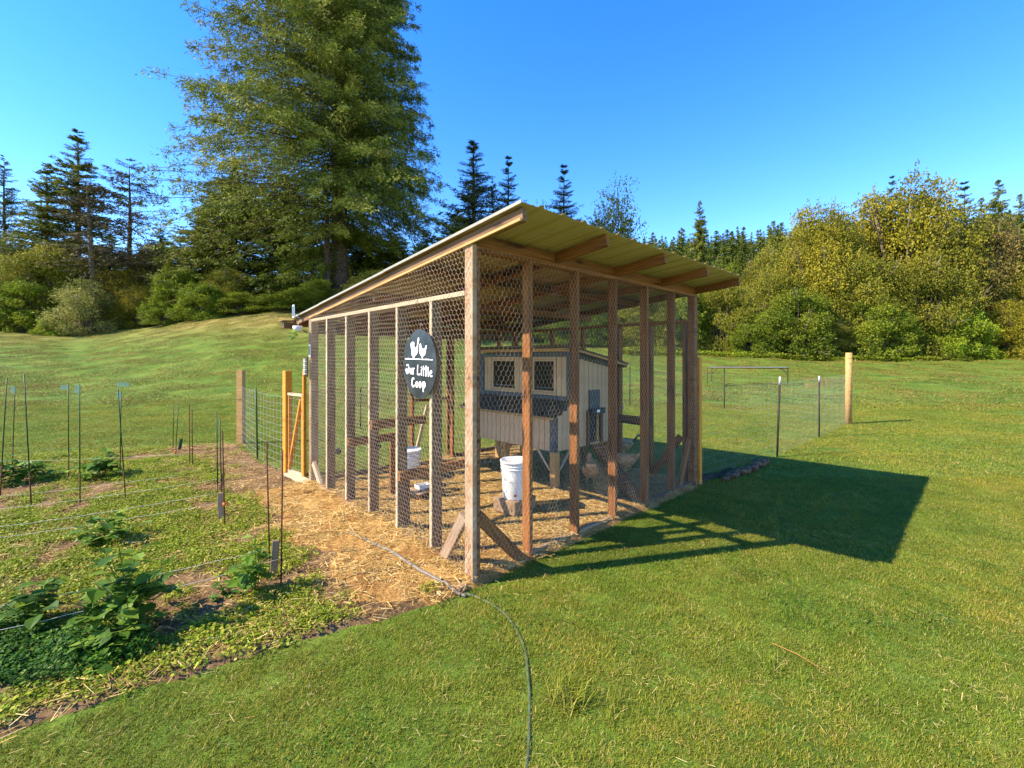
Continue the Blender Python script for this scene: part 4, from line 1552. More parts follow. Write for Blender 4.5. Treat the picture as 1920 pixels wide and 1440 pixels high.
# ------------------------------------------------------------------ garden stakes, twine
ST_LIST = [
    ((13, 708), (0, 934), 'g', 'thick green garden stake leaning right at the left picture edge', 0),
    ((28, 723), (23, 880), 'g', 'far thin green stake with pale tape behind the leftmost leafy plants', 1),
    ((45, 702), (59, 954), 'g', 'tallest green stake leaning left at the left of the garden', 0),
    ((128, 720), (129, 900), 'g', 'upright green stake with a pale flag left of its top, left of its twin', 2),
    ((149, 720), (150, 950), 'g', 'upright green stake with pale tape standing nearer than its twin', 3),
    ((220, 715), (236, 941), 'g', 'green stake leaning left, crossing a shorter one, with a pale flag to the right', 4),
    ((227, 733), (225, 896), 'g', 'shorter stake crossing behind the leaning one beside the leafy squash plant', 1),
    ((326, 755), (324, 847), 'g', 'left one of the two far thin stakes beside the orange tag', 0),
    ((335, 755), (329, 854), 'g', 'right one of the two far thin stakes, leaning over the orange tag', 5),
    ((355, 760), (356, 876), 'r', 'taller of the two close thin stakes at mid garden', 0),
    ((360, 767), (361, 877), 'r', 'shorter of the two close thin stakes at mid garden', 0),
    ((406, 773), (409, 962), 'g', 'tallest stake of the bundle round the leaning wooden peg', 0),
    ((412, 784), (416, 950), 'g', 'middle stake of the bundle round the leaning wooden peg', 0),
    ((417, 807), (422, 991), 'r', 'rusty stake with orange tape at the front of the bundle', 6),
    ((500, 828), (506, 1062), 'r', 'rusty ribbed rod left of the short wooden peg', 0),
    ((530, 844), (527, 1108), 'r', 'nearest rusty ribbed rod, right of the short wooden peg', 0),
]
for (tp_, bp, kd, lab, fl) in ST_LIST:
    b0 = G(*bp)
    b0.z = .0
    d = b0.y
    top = Vector(((tp_[0] - 960) / F * d, d, CH - (tp_[1] - HY) / F * d))
    e = empty('garden_stake', b0, label=lab, cat='garden stake', group='stakes in the vegetable garden')
    v = top - b0
    r_ = .0055 if kd == 'r' else .0060
    if kd == 'r':
        tube('rod', [Vector((0, 0, -.03)), v], r_, M['rust'], e, 7)
        n_ = int(v.length / .022)
        P0 = np.array([tuple(v * (k / n_)) for k in range(n_)])
        P1 = P0 + np.array(tuple(v * (.25 / n_)))
        V, Fq = prisms(P0, P1, r_ * 1.45)
        add('rib', np_mesh('rib', V, Fq, M['rust']), e, kind='stuff')
    else:
        tube('rod', [v * .28, v], [r_, r_ * .85], M['green_steel'], e, 7)
        tube('rod_foot', [Vector((0, 0, -.03)), v * .28], r_ * 1.05, M['rust'], e, 7)
    m_ = d / F
    if fl in (1, 2, 3, 4):
        wf, hf, dx = {1: (9, 12, -3), 2: (13, 9, -7), 3: (10, 15, -3), 4: (20, 8, 12)}[fl]
        o = add('flag', box_mesh(wf * m_, .002, hf * m_, M['tape'], 0), e)
        o.location = v + Vector((dx * m_, -.004, -.012 - hf * m_ * .5))
        o.rotation_euler = (0, .06, .15)
    if fl in (5, 6):
        zt = .06 if fl == 5 else .22
        o = tube('orange_tag', [v * (zt / v.z), v * ((zt + .03) / v.z)], r_ * 2.6, M['orange'], e, 8)
for (tp_, bp, w_, lab, mt) in (((411, 925), (416, 980), .055, 'leaning wooden peg inside the bundle of stakes', 'plywood'),
                               ((515, 1015), (512, 1086), .048, 'short upright wooden peg between the two rusty rods', 'plywood'),
                               ((339, 823), (335, 845), .045, 'short dark green peg near the far garden edge', 'green_steel'),
                               ((417, 887), (412, 925), .03, 'small dark wooden peg behind the bundle of stakes', 'wood_dark')):
    b0 = G(*bp)
    d = b0.y
    top = Vector(((tp_[0] - 960) / F * d, d + .02, CH - (tp_[1] - HY) / F * d))
    pe = board('wooden_peg', b0 - Vector((0, 0, .03)), top, .022, w_, M[mt], None, up=(1, .3, 0), label=lab, cat='peg', group='pegs in the vegetable garden')

TW = [((0, 861), (340, 852), .12, 'farthest white twine line across the garden'),
      ((0, 926), (336, 891), .10, 'second white twine line from the far garden edge'),
      ((0, 949), (420, 897), .15, 'third white twine line from the far garden edge'),
      ((0, 981), (405, 925), .27, 'fourth white twine line, tied to the leaning wooden peg'),
      ((0, 1001), (420, 941), .20, 'fifth white twine line, tied to the rusty stake of the bundle'),
      ((0, 1128), (503, 1029), .17, 'twine line tied to the left rusty rod'),
      ((0, 1172), (529, 1047), .15, 'nearest twine line, tied to the right rusty rod')]
for (p_, q_, z_, lab) in TW:
    a, b = G(*p_, z_), G(*q_, z_)
    a = a + (a - b) * .5
    pts = [a.lerp(b, k / 24) - Vector((0, 0, .035 * math.sin(math.pi * k / 24) + .003 * math.sin(k * 2.1))) for k in range(25)]
    tube('twine', [p - b for p in pts], .0017, M['string'], None, 5, loc=b, label=lab, cat='twine', group='twine lines across the garden')

# hose: dusty part by the run, green part in the lawn
hz = [(560, 958), (575, 978), (610, 990), (650, 1003), (675, 1015), (708, 1033), (740, 1050), (765, 1065), (790, 1081), (820, 1094), (850, 1105), (874, 1112)]
hl = [(874, 1112), (905, 1124), (930, 1138), (950, 1155), (967, 1178), (978, 1200), (986, 1228), (990, 1262), (993, 1300), (993, 1350), (990, 1420), (975, 1500)]


def smooth_pts(pts, n=4):
    out = []
    for i in range(len(pts) - 1):
        p0, p1, p2, p3 = pts[max(i - 1, 0)], pts[i], pts[i + 1], pts[min(i + 2, len(pts) - 1)]
        for k in range(n):
            t = k / n
            out.append(.5 * ((2 * p1) + (-p0 + p2) * t + (2 * p0 - 5 * p1 + 4 * p2 - p3) * t * t + (-p0 + 3 * p1 - 3 * p2 + p3) * t ** 3))
    out.append(pts[-1])
    return out


ho = empty('garden_hose', G(874, 1112), label='garden hose running along the run and out through the lawn', cat='hose')
hz = hz[1:]
hz = hz[2:]
a = smooth_pts([G(*p, .03) for p in hz])
b = smooth_pts([G(*p, .001) for p in hl])
for p in a:
    p.z = float(surf_z(np.array([p.x]), np.array([p.y]))[0]) + .010
a[0].z -= .03
a[1].z -= .015
tube('dusty_length', [p - ho.location for p in a], .0125, M['hose_grey'], ho, 9)
tube('green_length', [p - ho.location for p in b], .0090, M['hose_green'], ho, 9)
for k in (25, 30):
    if k < len(a) - 1:
        tube('clip', [a[k] - ho.location, a[k].lerp(a[k + 1], .35) - ho.location], .0155, M['black'], ho, 10)
p0, p1 = G(800, 1070, .046), G(870, 1104, .022)
hb = board('half_buried_board', p0, p1, .075, .03, M['wood_weathered'], None, label='half buried pale board at the near corner beside the hose', cat='board')
for k, (px, py, qx, qy) in enumerate(((745, 1082, 800, 1074), (780, 1107, 830, 1092))):
    a_, b_ = G(px, py, .02), G(qx, qy, .06)
    c_ = b_ + Vector((.16, .05, -.01))
    tube('ground_wire', [a_ - a_, (a_.lerp(b_, .5) + Vector((0, 0, .01))) - a_, b_ - a_, c_ - a_], .0028, M['dark_steel'], None, 6, loc=a_,
         label='dark bent wire crossing the hose, ' + ('farther of the two' if k == 0 else 'nearer of the two'), cat='wire', group='wires crossing the hose')
# pale dead stalk lying in the lawn on the right
a_, b_ = G(1448, 1206, .01), G(1575, 1275, .008)
tube('dry_stalk', [Vector((0, 0, 0)), (b_ - a_) * .4 + Vector((.01, .01, .006)), b_ - a_], [.004, .003, .0015], M['straw'], None, 6, loc=a_,
     label='pale dry stalk lying in the lawn at the right', cat='stalk')

# logs beside the far corner
LG = [((1380, 893), .30, .050, .75), ((1400, 887), .26, .055, .35), ((1415, 880), .30, .060, .9), ((1428, 874), .24, .062, .1), ((1363, 899), .22, .04, .7)]
LN = ['dark mossy log, second in the row past the run corner', 'dark split log in the middle of the short row', 'thick log with torn bark in the short row', 'last log of the row, its cut end facing the lawn',
      'first thin log of the row, nearest the run corner']
for (pp, L, r_, an), lab in zip(LG, LN):
    L *= 1.5
    r_ *= .85
    an = .25 + an * .35
    c = G(*pp)
    c.z = r_ * .8
    dx = Vector((math.cos(an + .4), math.sin(an + .4), .06))
    e = empty('log', c - Vector((0, 0, r_ * .8)), label=lab, cat='log', group='logs past the run corner')
    pts, rr = [], []
    for k in range(7):
        t = k / 6 - .5
        pts.append(dx * (L * t) + Vector((0, 0, r_ * .8 + .008 * math.sin(k * 2))))
        rr.append(r_ * (1 + .14 * math.sin(k * 1.9 + an * 5)))
    tube('bark_log', pts, rr, M['log'], e, 10)
    tube('cut_end', [pts[-1], pts[-1] + dx * .004], rr[-1] * .85, M['cut_wood'], e, 10)


# ------------------------------------------------------------------ leafy garden plants
def leaf_mesh_arrays(base, d, s, L, W, droop):
    """a broad pointed leaf, folded along its midrib: 8 verts"""
    up = np.cross(d, s)
    pts = []
    for (a, b, f) in ((0, 0, 0), (.28, .46, .06), (.62, .40, .04), (1.0, 0, 0), (.62, -.40, .04), (.28, -.46, .06), (.33, 0, -.05), (.68, 0, -.06)):
        pts.append(base + d * L * a + s * W * b + up * (W * f) + np.array([0, 0, -droop * L * a * a]))
    return pts


LF = [(0, 6, 1), (1, 6, 7, 2), (2, 7, 3), (0, 5, 6), (5, 4, 7, 6), (4, 3, 7)]


def leafy_plant(loc, w, h, n, lsize, label, seed, stem_h=None, mat='plant'):
    R = np.random.default_rng(seed)
    o = empty('leafy_plant', loc, R.uniform(0, 6), label=label, cat='plant', group='leafy plants in the garden')
    stems = max(4, n // 6)
    V, fs, tn = [], [], []
    P0, P1 = [], []
    for s_ in range(stems):
        az = R.uniform(0, 2 * np.pi)
        rr = w * .5 * R.uniform(.15, 1.0)
        hh_ = h * R.uniform(.45, 1.0) * (1 - .45 * (rr / (w * .5)) ** 2)
        tip = np.array([rr * math.cos(az), rr * math.sin(az), hh_])
        mid_ = tip * .5 + np.array([0, 0, hh_ * .22])
        P0 += [np.array([0, 0, 0.]), mid_]
        P1 += [mid_, tip]
        for j in range(max(1, n // stems)):
            f = R.uniform(.35, 1.0)
            p = mid_ * (1 - abs(f - .5) * 2) + (tip * (f - .5) * 2 if f > .5 else 0) if f < .99 else tip
            p = mid_ + (tip - mid_) * max(0, (f - .5) * 2) if f > .5 else mid_ * f * 2
            a2 = R.uniform(0, 2 * np.pi)
            d = np.array([math.cos(a2), math.sin(a2), R.uniform(-.15, .6)])
            d /= np.linalg.norm(d)
            sd = np.cross(np.array([0, 0, 1.]), d)
            sd /= np.linalg.norm(sd)
            sd = sd + np.array([0, 0, R.normal(0, .25)])
            L = lsize * R.uniform(.55, 1.25)
            st_end = p + d * L * .35
            P0.append(p)
            P1.append(st_end)
            b = len(V)
            V += leaf_mesh_arrays(st_end, d, sd, L, L * R.uniform(.7, .95), R.uniform(.1, .6))
            t_ = R.uniform()
            for f_ in LF:
                fs.append([b + i for i in f_])
                tn.append(t_)
    me = bpy.data.meshes.new('leaves')
    me.from_pydata([tuple(v) for v in V], [], fs)
    at = me.attributes.new('tone', 'FLOAT', 'FACE')
    at.data.foreach_set('value', np.array(tn, np.float32))
    me.materials.append(M[mat])
    add('leaves', me, o, kind='stuff')
    V2, F2 = prisms(np.array(P0), np.array(P1), .003)
    add('stems', np_mesh('stems', V2, F2, M['plant'], np.full(len(F2), .8)), o)
    return o


leafy_plant(G(238, 1195), .60, .56, 170, .095, 'largest leafy green plant near the front of the garden', 1)
leafy_plant(G(208, 1022), .50, .30, 80, .09, 'low spreading plant in the middle of the garden', 2)
leafy_plant(G(478, 1118), .34, .44, 60, .085, 'plant with upright pale shoot beside the wooden peg', 3)
leafy_plant(G(192, 898), .62, .40, 110, .12, 'leafy squash plant beside the crossing stakes', 4)
leafy_plant(G(62, 905), .85, .34, 130, .09, 'dark leafy plant behind the tallest stake', 5)
leafy_plant(G(8, 912), .85, .42, 130, .09, 'dark leafy plant cut by the left picture edge', 6)
leafy_plant(G(55, 1190), .50, .34, 70, .09, 'small plant left of the largest one', 7)
leafy_plant(G(170, 1250), .50, .15, 45, .06, 'low dark plant in front of the largest one', 8)
leafy_plant(G(420, 1125), .24, .12, 22, .06, 'small wilted plant left of the upright one', 9, mat='clover')
leafy_plant(G(115, 862), .40, .14, 24, .07, 'tiny seedling group at the far garden edge', 10, mat='weed')


# ------------------------------------------------------------------ trees
def conifer_mesh(H, Rd, cb, nb, seed, droop=.25, rise=.25, pw=.8, tw=11, nl=7, leaf=(.45, .10), lenfun=None, lay=.0, top_taper=1.0, hang=.5, wood=.8, ub=1.0, lv=(.62, 1.12)):
    """returns (crown mesh arrays, branch segments) for a tree of height H, crown radius Rd, crown base fraction cb"""
    R = np.random.default_rng(seed)
    hn = cb + (1 - cb) * (R.uniform(0, 1, nb) ** 1.05)
    if lay:
        hn = np.clip(np.round(hn / lay) * lay + R.normal(0, lay * .12, nb), cb * .9, .995)
    az = R.uniform(0, 2 * np.pi, nb)
    f = (hn - cb) / (1 - cb)
    f = np.clip(f, 0, 1)
    L = Rd * (1 - f) ** pw * R.uniform(lv[0], lv[1], nb) + .15
    L *= np.clip(.45 + 4 * f, 0, 1) if cb > .02 else 1
    if lenfun is not None:
        L = L * lenfun(az, hn)
    ok = L > .15
    hn, az, f, L = hn[ok], az[ok], f[ok], L[ok]
    nb = len(L)
    slope = rise * (f * 2 - .6) + R.normal(0, .15, nb)
    bend = R.normal(0, .28, nb)
    u = (np.linspace(.05, 1, tw) ** ub)[None, :] * np.ones((nb, 1))
    u = np.clip(u + R.normal(0, .03, u.shape), .08, 1)
    out = L[:, None] * u
    ca, sa = np.cos(az)[:, None], np.sin(az)[:, None]
    z = (hn * H)[:, None] + out * slope[:, None] - droop * L[:, None] * (u ** 2) * .6 + .12 * L[:, None] * np.clip(u - .75, 0, 1)
    side_ = (out ** 2) * bend[:, None] / (L[:, None] + .5)
    B = np.stack([out * ca - side_ * sa, out * sa + side_ * ca, z], -1)              # points along each branch
    # side twigs
    n = nb * tw
    Bp = B.reshape(-1, 3)
    uu = u.ravel()
    LL = np.repeat(L, tw)
    dirx = np.repeat(np.cos(az), tw)
    diry = np.repeat(np.sin(az), tw)
    C, D, N, l, w, tone = [], [], [], [], [], []
    btone = np.repeat(R.uniform(.15, .85, nb), tw)
    for j in range(nl):
        side = 1 if j % 2 else -1
        ang = R.uniform(.35, 1.25, n) * side
        tl = np.clip(.30 * LL * (1.22 - uu), .15, 1.3) * R.uniform(.3, 1.1, n)
        dx = dirx * np.cos(ang) - diry * np.sin(ang)
        dy = dirx * np.sin(ang) + diry * np.cos(ang)
        dz = -hang * R.uniform(-.15, 1.1, n)
        d = unit(np.stack([dx, dy, dz], 1))
        c = Bp + d * (tl * R.uniform(.1, 1.0, n))[:, None] + R.normal(0, .05, (n, 3)) * np.clip(LL, .4, 2)[:, None]
        d2 = unit(d + R.normal(0, .45, (n, 3)))
        nn = unit(np.cross(d2, R.normal(0, 1, (n, 3)) + np.array([0, 0, .8])))
        C.append(c)
        D.append(d2)
        N.append(nn)
        tip_ = np.clip(LL / 1.5, .40, 1)
        l.append(leaf[0] * tip_ * R.uniform(.55, 1.3, n))
        w.append(leaf[1] * tip_ * R.uniform(.6, 1.4, n))
        tone.append(np.clip(btone + R.normal(0, .17, n), 0, 1))
    C, D, N = np.concatenate(C), np.concatenate(D), np.concatenate(N)
    V, Fq = rhombi(C, D, N, np.concatenate(l), np.concatenate(w))
    # wood of the branches
    ss = [0, tw // 3, (2 * tw) // 3, tw - 1]
    root = np.stack([np.zeros(nb), np.zeros(nb), hn * H - .1], -1)
    P0 = np.concatenate([root, B[:, ss[0]], B[:, ss[1]], B[:, ss[2]]])
    P1 = np.concatenate([B[:, ss[0]], B[:, ss[1]], B[:, ss[2]], B[:, ss[3]]])
    rb = wood * np.concatenate([L * .013 + .008, L * .011 + .008, L * .007 + .007, L * .004 + .006])
    return (V, Fq, np.concatenate(tone)), (P0, P1, rb)


def trunk_mesh(H, r, mat, seed=0, lean=(0, 0), frac=.97, sides=10):
    R = np.random.default_rng(seed)
    pts, rr = [], []
    for k in range(13):
        f = k / 12
        pts.append((lean[0] * f * H + R.normal(0, .012) * H * .15 * f, lean[1] * f * H + R.normal(0, .012) * H * .15 * f, f * H * frac - .3 * (k == 0)))
        rr.append(r * ((1 - f) ** .8 * .95 + .03) * (1.35 if k == 0 else 1))
    return tube_mesh('trunk', pts, rr, mat, sides)


def place_base(px, d):
    x = (px - 960) / F * d
    z = float(bumpy_ground(np.array([x]), np.array([float(d)]))[0])
    return x, d, z


PROTO = {}


def make_conifer(key, H, Rd, cb, nb, seed, leafmat, barkmat='bark', tr=.28, lean=(0, 0), **kw):
    (V, Fq, tn), (P0, P1, rb) = conifer_mesh(H, Rd, cb, nb, seed, **kw)
    if lean != (0, 0):
        for arr in (V, P0, P1):
            arr[:, 0] += lean[0] * arr[:, 2]
            arr[:, 1] += lean[1] * arr[:, 2]
    cm = np_mesh('crown', V, Fq, M[leafmat], tn)
    Vb, Fb = prisms(P0, P1, rb)
    bmesh_ = np_mesh('limbs', Vb, Fb, M[barkmat])
    tm = trunk_mesh(H, tr, M[barkmat], seed, lean)
    PROTO[key] = (H, Rd, cm, bmesh_, tm)
    return PROTO[key]


def put_tree(key, px, d, top_y, label, wscale=1.0, name='conifer_tree', cat='tree', group=None, rzz=None, zfun=None, limbs=True, halfpx=None):
    H, Rd, cm, bm_, tm = PROTO[key]
    x, y, z = place_base(px, d)
    if zfun is not None:
        z = float(zfun(np.array([x]), np.array([float(d)]))[0])
    want = CH + (HY - top_y) / F * d - z
    s = want / H
    o = empty(name, (x, y, z), rzz if rzz is not None else random.uniform(0, 6.28), label=label, cat=cat, group=group)
    if halfpx:
        halfpx *= {'spruce': 1.75, 'spruce_b': 1.7, 'sparse': 1.45, 'layered': 1.45, 'bare': 1.2, 'fir_a': 1.15}.get(key, 1)
        wscale = (halfpx / F * d) / (Rd * s)
    o.scale = (s * wscale, s * wscale, s)
    add('crown', cm, o)
    if limbs:
        add('limbs', bm_, o)
    add('trunk', tm, o)
    return o


# the big fir: long limbs to the left, bare trunk to the right at the bottom
def fir_len(az, hn):
    left = np.cos(az - math.pi)
    L = 1 + .20 * left
    low = np.clip((.20 - hn) / .06, 0, 1)
    right = np.clip((.35 - left) * 2, 0, 1)
    front = np.clip(-np.sin(az), 0, 1)
    return L * (1 - low * np.clip(right + front * .8, 0, 1) * .92)


make_conifer('big', 34, 9.8, .05, 1350, 21, 'fir', 'bark', .62, pw=.50, tw=16, nl=26, leaf=(.27, .052), lenfun=fir_len, droop=.46, rise=.24, hang=1.0, wood=.35, ub=.70, lv=(.74, 1.02))
make_conifer('fir_a', 16, 3.9, .02, 420, 22, 'fir', 'bark', .25, pw=.75, tw=11, nl=10, leaf=(.32, .075), droop=.25, hang=.7)
make_conifer('spruce', 16, 3.2, .06, 250, 23, 'fir_blue', 'bark', .20, pw=1.05, tw=11, nl=9, leaf=(.30, .055), droop=-.05, rise=.40, hang=.15, lay=.04)
make_conifer('spruce_b', 16, 3.5, .08, 230, 24, 'fir_blue', 'bark', .20, pw=1.05, tw=11, nl=9, leaf=(.30, .055), droop=.05, rise=.40, hang=.3)
make_conifer('layered', 20, 4.3, .20, 250, 25, 'fir', 'bark_grey', .27, pw=1.0, tw=11, nl=7, leaf=(.42, .08), droop=.10, rise=.30, lay=.045, hang=.25)
make_conifer('sparse', 17, 6.0, .22, 95, 26, 'larch', 'bark', .25, pw=.75, tw=14, nl=8, leaf=(.34, .055), droop=.12, rise=.36, lay=.045, hang=.9)
make_conifer('bare', 17, 3.2, .35, 80, 27, 'larch', 'bark_grey', .30, lean=(-.05, 0), pw=.5, tw=9, nl=5, leaf=(.35, .07), droop=.25, rise=.1, hang=.4)
make_conifer('hillfir', 15, 3.3, .03, 170, 28, 'fir_hill', 'bark', .22, pw=.9, tw=7, nl=6, leaf=(.62, .16), droop=.15, hang=.4)
make_conifer('hillspruce', 15, 3.0, .03, 160, 29, 'fir_hill', 'bark', .22, pw=1.0, tw=7, nl=6, leaf=(.62, .16), droop=.10, hang=.3)

put_tree('big', 637, 49, -330, 'huge old fir with long drooping limbs behind the run, top out of the picture', rzz=0)
put_tree('fir_a', 440, 50, 300, 'tall fir with foliage to the ground left of the huge fir', halfpx=112)
put_tree('fir_a', 535, 52, 330, 'fir half merged with the huge fir, just left of its trunk', halfpx=95)
put_tree('fir_a', 385, 50, 390, 'smaller fir at the left foot of the huge fir', halfpx=70)
put_tree('fir_a', 735, 54, 430, 'shaded fir to the right behind the huge fir trunk', halfpx=85)
put_tree('fir_a', 800, 56, 440, 'low shaded fir just left of the roof edge', halfpx=75)
put_tree('fir_a', 680, 55, 455, 'dark fir directly behind the huge trunk', halfpx=70)
x, y, z = place_base(613, 47)
e = empty('bare_trunk', (x, y, z), label='second dark trunk beside the huge fir trunk', cat='tree trunk')
add('trunk', trunk_mesh(15, .5, M['bark'], 3), e)
for a_, b_ in (((0, 0, 4.), (-1.2, -.5, 4.6)), ((0, 0, 5.5), (.9, -.6, 6.1)), ((0, 0, 6.5), (-.8, .5, 7.2))):
    tube('limb', [a_, b_], [.06, .02], M['bark'], e, 6)

put_tree('spruce_b', 8, 52, 292, 'narrow dark conifer at the left picture edge', halfpx=48)
put_tree('layered', 88, 50, 305, 'olive conifer with tiered limbs, second from the left edge', halfpx=66)
put_tree('layered', 146, 52, 243, 'tallest of the left conifers, pointed and tiered', halfpx=84)
put_tree('bare', 183, 47, 330, 'conifer with a bare pale leaning trunk in front of the tallest left one', halfpx=66, rzz=0)
put_tree('sparse', 243, 50, 297, 'sparse conifer with hanging twigs and open limbs', halfpx=100)
put_tree('spruce', 338, 58, 425, 'small conifer between the sparse one and the firs', halfpx=38)
put_tree('fir_a', 300, 53, 430, 'round topped dark fir behind the yellowing shrubs', halfpx=60)
put_tree('fir_a', 205, 58, 440, 'low dark fir behind the bare trunk', halfpx=70)
put_tree('fir_a', 40, 58, 450, 'low dark fir behind the yellow shrubs at the left edge', halfpx=70)
put_tree('fir_a', 120, 60, 470, 'low dark fir behind the tallest left conifer', halfpx=80)

put_tree('spruce', 888, 55, 268, 'dark pointed spruce left of the roof peak', halfpx=78)
put_tree('spruce', 953, 57, 296, 'slender spruce just left of the roof peak', halfpx=50)
put_tree('spruce_b', 925, 60, 335, 'short spruce between the pointed and the slender one', halfpx=42)
put_tree('spruce', 1057, 57, 312, 'lone spruce rising over the roof right of its peak', halfpx=52)
put_tree('fir_a', 860, 50, 395, 'broad dark fir low behind the spruces', halfpx=70)
put_tree('fir_a', 930, 62, 420, 'low fir hidden mostly by the roof', halfpx=70)
put_tree('fir_a', 1312, 82, 378, 'yellow green fir standing alone in front of the wooded hill', halfpx=36)


# deciduous shrubs and trees
def shrub_mesh(W, Dp, Hh, nlobes, per, leaf, seed, matname, low=.0, twigs=60, wr=1.0):
    R = np.random.default_rng(seed)
    th = R.uniform(0, 2 * np.pi, nlobes)
    ph_ = R.uniform(low, 1, nlobes)
    rad = np.sqrt(1 - (ph_ * .97) ** 2.2) * R.uniform(.55, 1.0, nlobes)
    c = np.stack([W * .5 * rad * np.cos(th), Dp * .5 * rad * np.sin(th), Hh * ph_ * R.uniform(.78, .98, nlobes)], 1)
    lr = R.uniform(.065, .19, nlobes) * Hh
    C, tn = [], []
    lt = R.uniform(.1, .9, nlobes)
    for i in range(nlobes):
        m_ = int(per * (lr[i] / (.14 * Hh)) ** 2)
        v = unit(R.normal(0, 1, (m_, 3)))
        rr = lr[i] * (R.uniform(.25, 1.0, m_) ** .35) * (1 + .22 * np.sin(v[:, 0] * 6 + i) * np.sin(v[:, 2] * 7)) * np.where(R.uniform(size=m_) < .10, 1.2, 1)
        p = c[i] + v * rr[:, None] * np.array([1.15, 1.15, .85])
        C.append(p)
        tn.append(np.clip(lt[i] * .6 + R.uniform(0, .5, m_), 0, 1))
        # loose sprigs that break the outline
        for _ in range(6):
            v0 = unit(R.normal(0, 1, (1, 3)) + np.array([[0, 0, .5]]))[0]
            uu = R.uniform(.7, R.uniform(1.15, 1.6), 16)
            C.append(c[i] + v0[None] * (uu * lr[i])[:, None] + R.normal(0, .045, (16, 3)) * lr[i])
            tn.append(np.clip(lt[i] * .6 + R.uniform(0, .5, 16), 0, 1))
    C = np.concatenate(C)
    tn = np.concatenate(tn)
    k = C[:, 2] > .02
    C, tn = C[k], tn[k]
    n = len(C)
    D = unit(R.normal(0, 1, (n, 3)) + np.array([0, 0, -.3]))
    N = unit(np.cross(D, R.normal(0, 1, (n, 3))))
    V, Fq = rhombi(C, D, N, leaf * R.uniform(.6, 1.35, n), leaf * .62 * R.uniform(.6, 1.3, n))
    cm = np_mesh('crown', V, Fq, M[matname], tn)
    # limbs: from the ground into the lobes
    P0, P1, rb = [], [], []
    for i in range(min(nlobes, twigs)):
        b = np.array([c[i, 0] * .15, c[i, 1] * .15, 0.])
        m1 = b * .5 + c[i] * .45 + np.array([0, 0, Hh * .08])
        P0 += [b, m1]
        tip = c[i] + unit(c[i][None] - np.array([[0, 0, Hh * .3]]))[0] * lr[i] * (.95 if i % 3 == 0 else .4)
        P1 += [m1, tip]
        rb += [Hh * .010, Hh * .006]
        for _ in range(3):
            P0.append(m1 * .4 + tip * .6)
            P1.append(tip + np.clip(R.normal(0, .35, 3), -.6, .6) * lr[i])
            rb.append(Hh * .0028)
    Vb, Fb = prisms(np.array(P0), np.array(P1), np.array(rb) * wr)
    lm = np_mesh('limbs', Vb, Fb, M['twig'])
    return cm, lm


SH = {}


def make_shrub(key, *a, **kw):
    SH[key] = (a[0], a[2], *shrub_mesh(*a, **kw))


make_shrub('yellow', 10, 7, 10, 85, 900, .17, 31, 'leaf_yellow')
make_shrub('olive', 9, 6, 8, 75, 820, .165, 32, 'leaf_olive')
make_shrub('green', 7, 5, 6, 65, 760, .15, 33, 'leaf_green')
make_shrub('bright', 6, 5, 5, 60, 700, .155, 34, 'leaf_bright')
make_shrub('rusty', 8, 6, 7, 70, 700, .155, 35, 'leaf_red')
make_shrub('dry', 5, 5, 7, 55, 480, .15, 36, 'leaf_pink')
make_shrub('airy', 7, 6, 13, 70, 120, .22, 37, 'leaf_olive', low=.30, wr=.35)


def put_shrub(key, px, d, top_y, half, label, name='shrub', cat='shrub', zfun=None):
    W, Hh, cm, lm = SH[key]
    x, y, z = place_base(px, d)
    if zfun is not None:
        z = float(zfun(np.array([x]), np.array([float(d)]))[0])
    want = CH + (HY - top_y) / F * d - z
    o = empty(name, (x, y, z - .1), random.uniform(-.6, .6) + (3.14 if random.random() < .5 else 0), label=label, cat=cat)
    sx = (half / F * d) / (W * .5)
    o.scale = (sx, sx, want / Hh)
    add('crown', cm, o)
    add('limbs', lm, o)
    return o


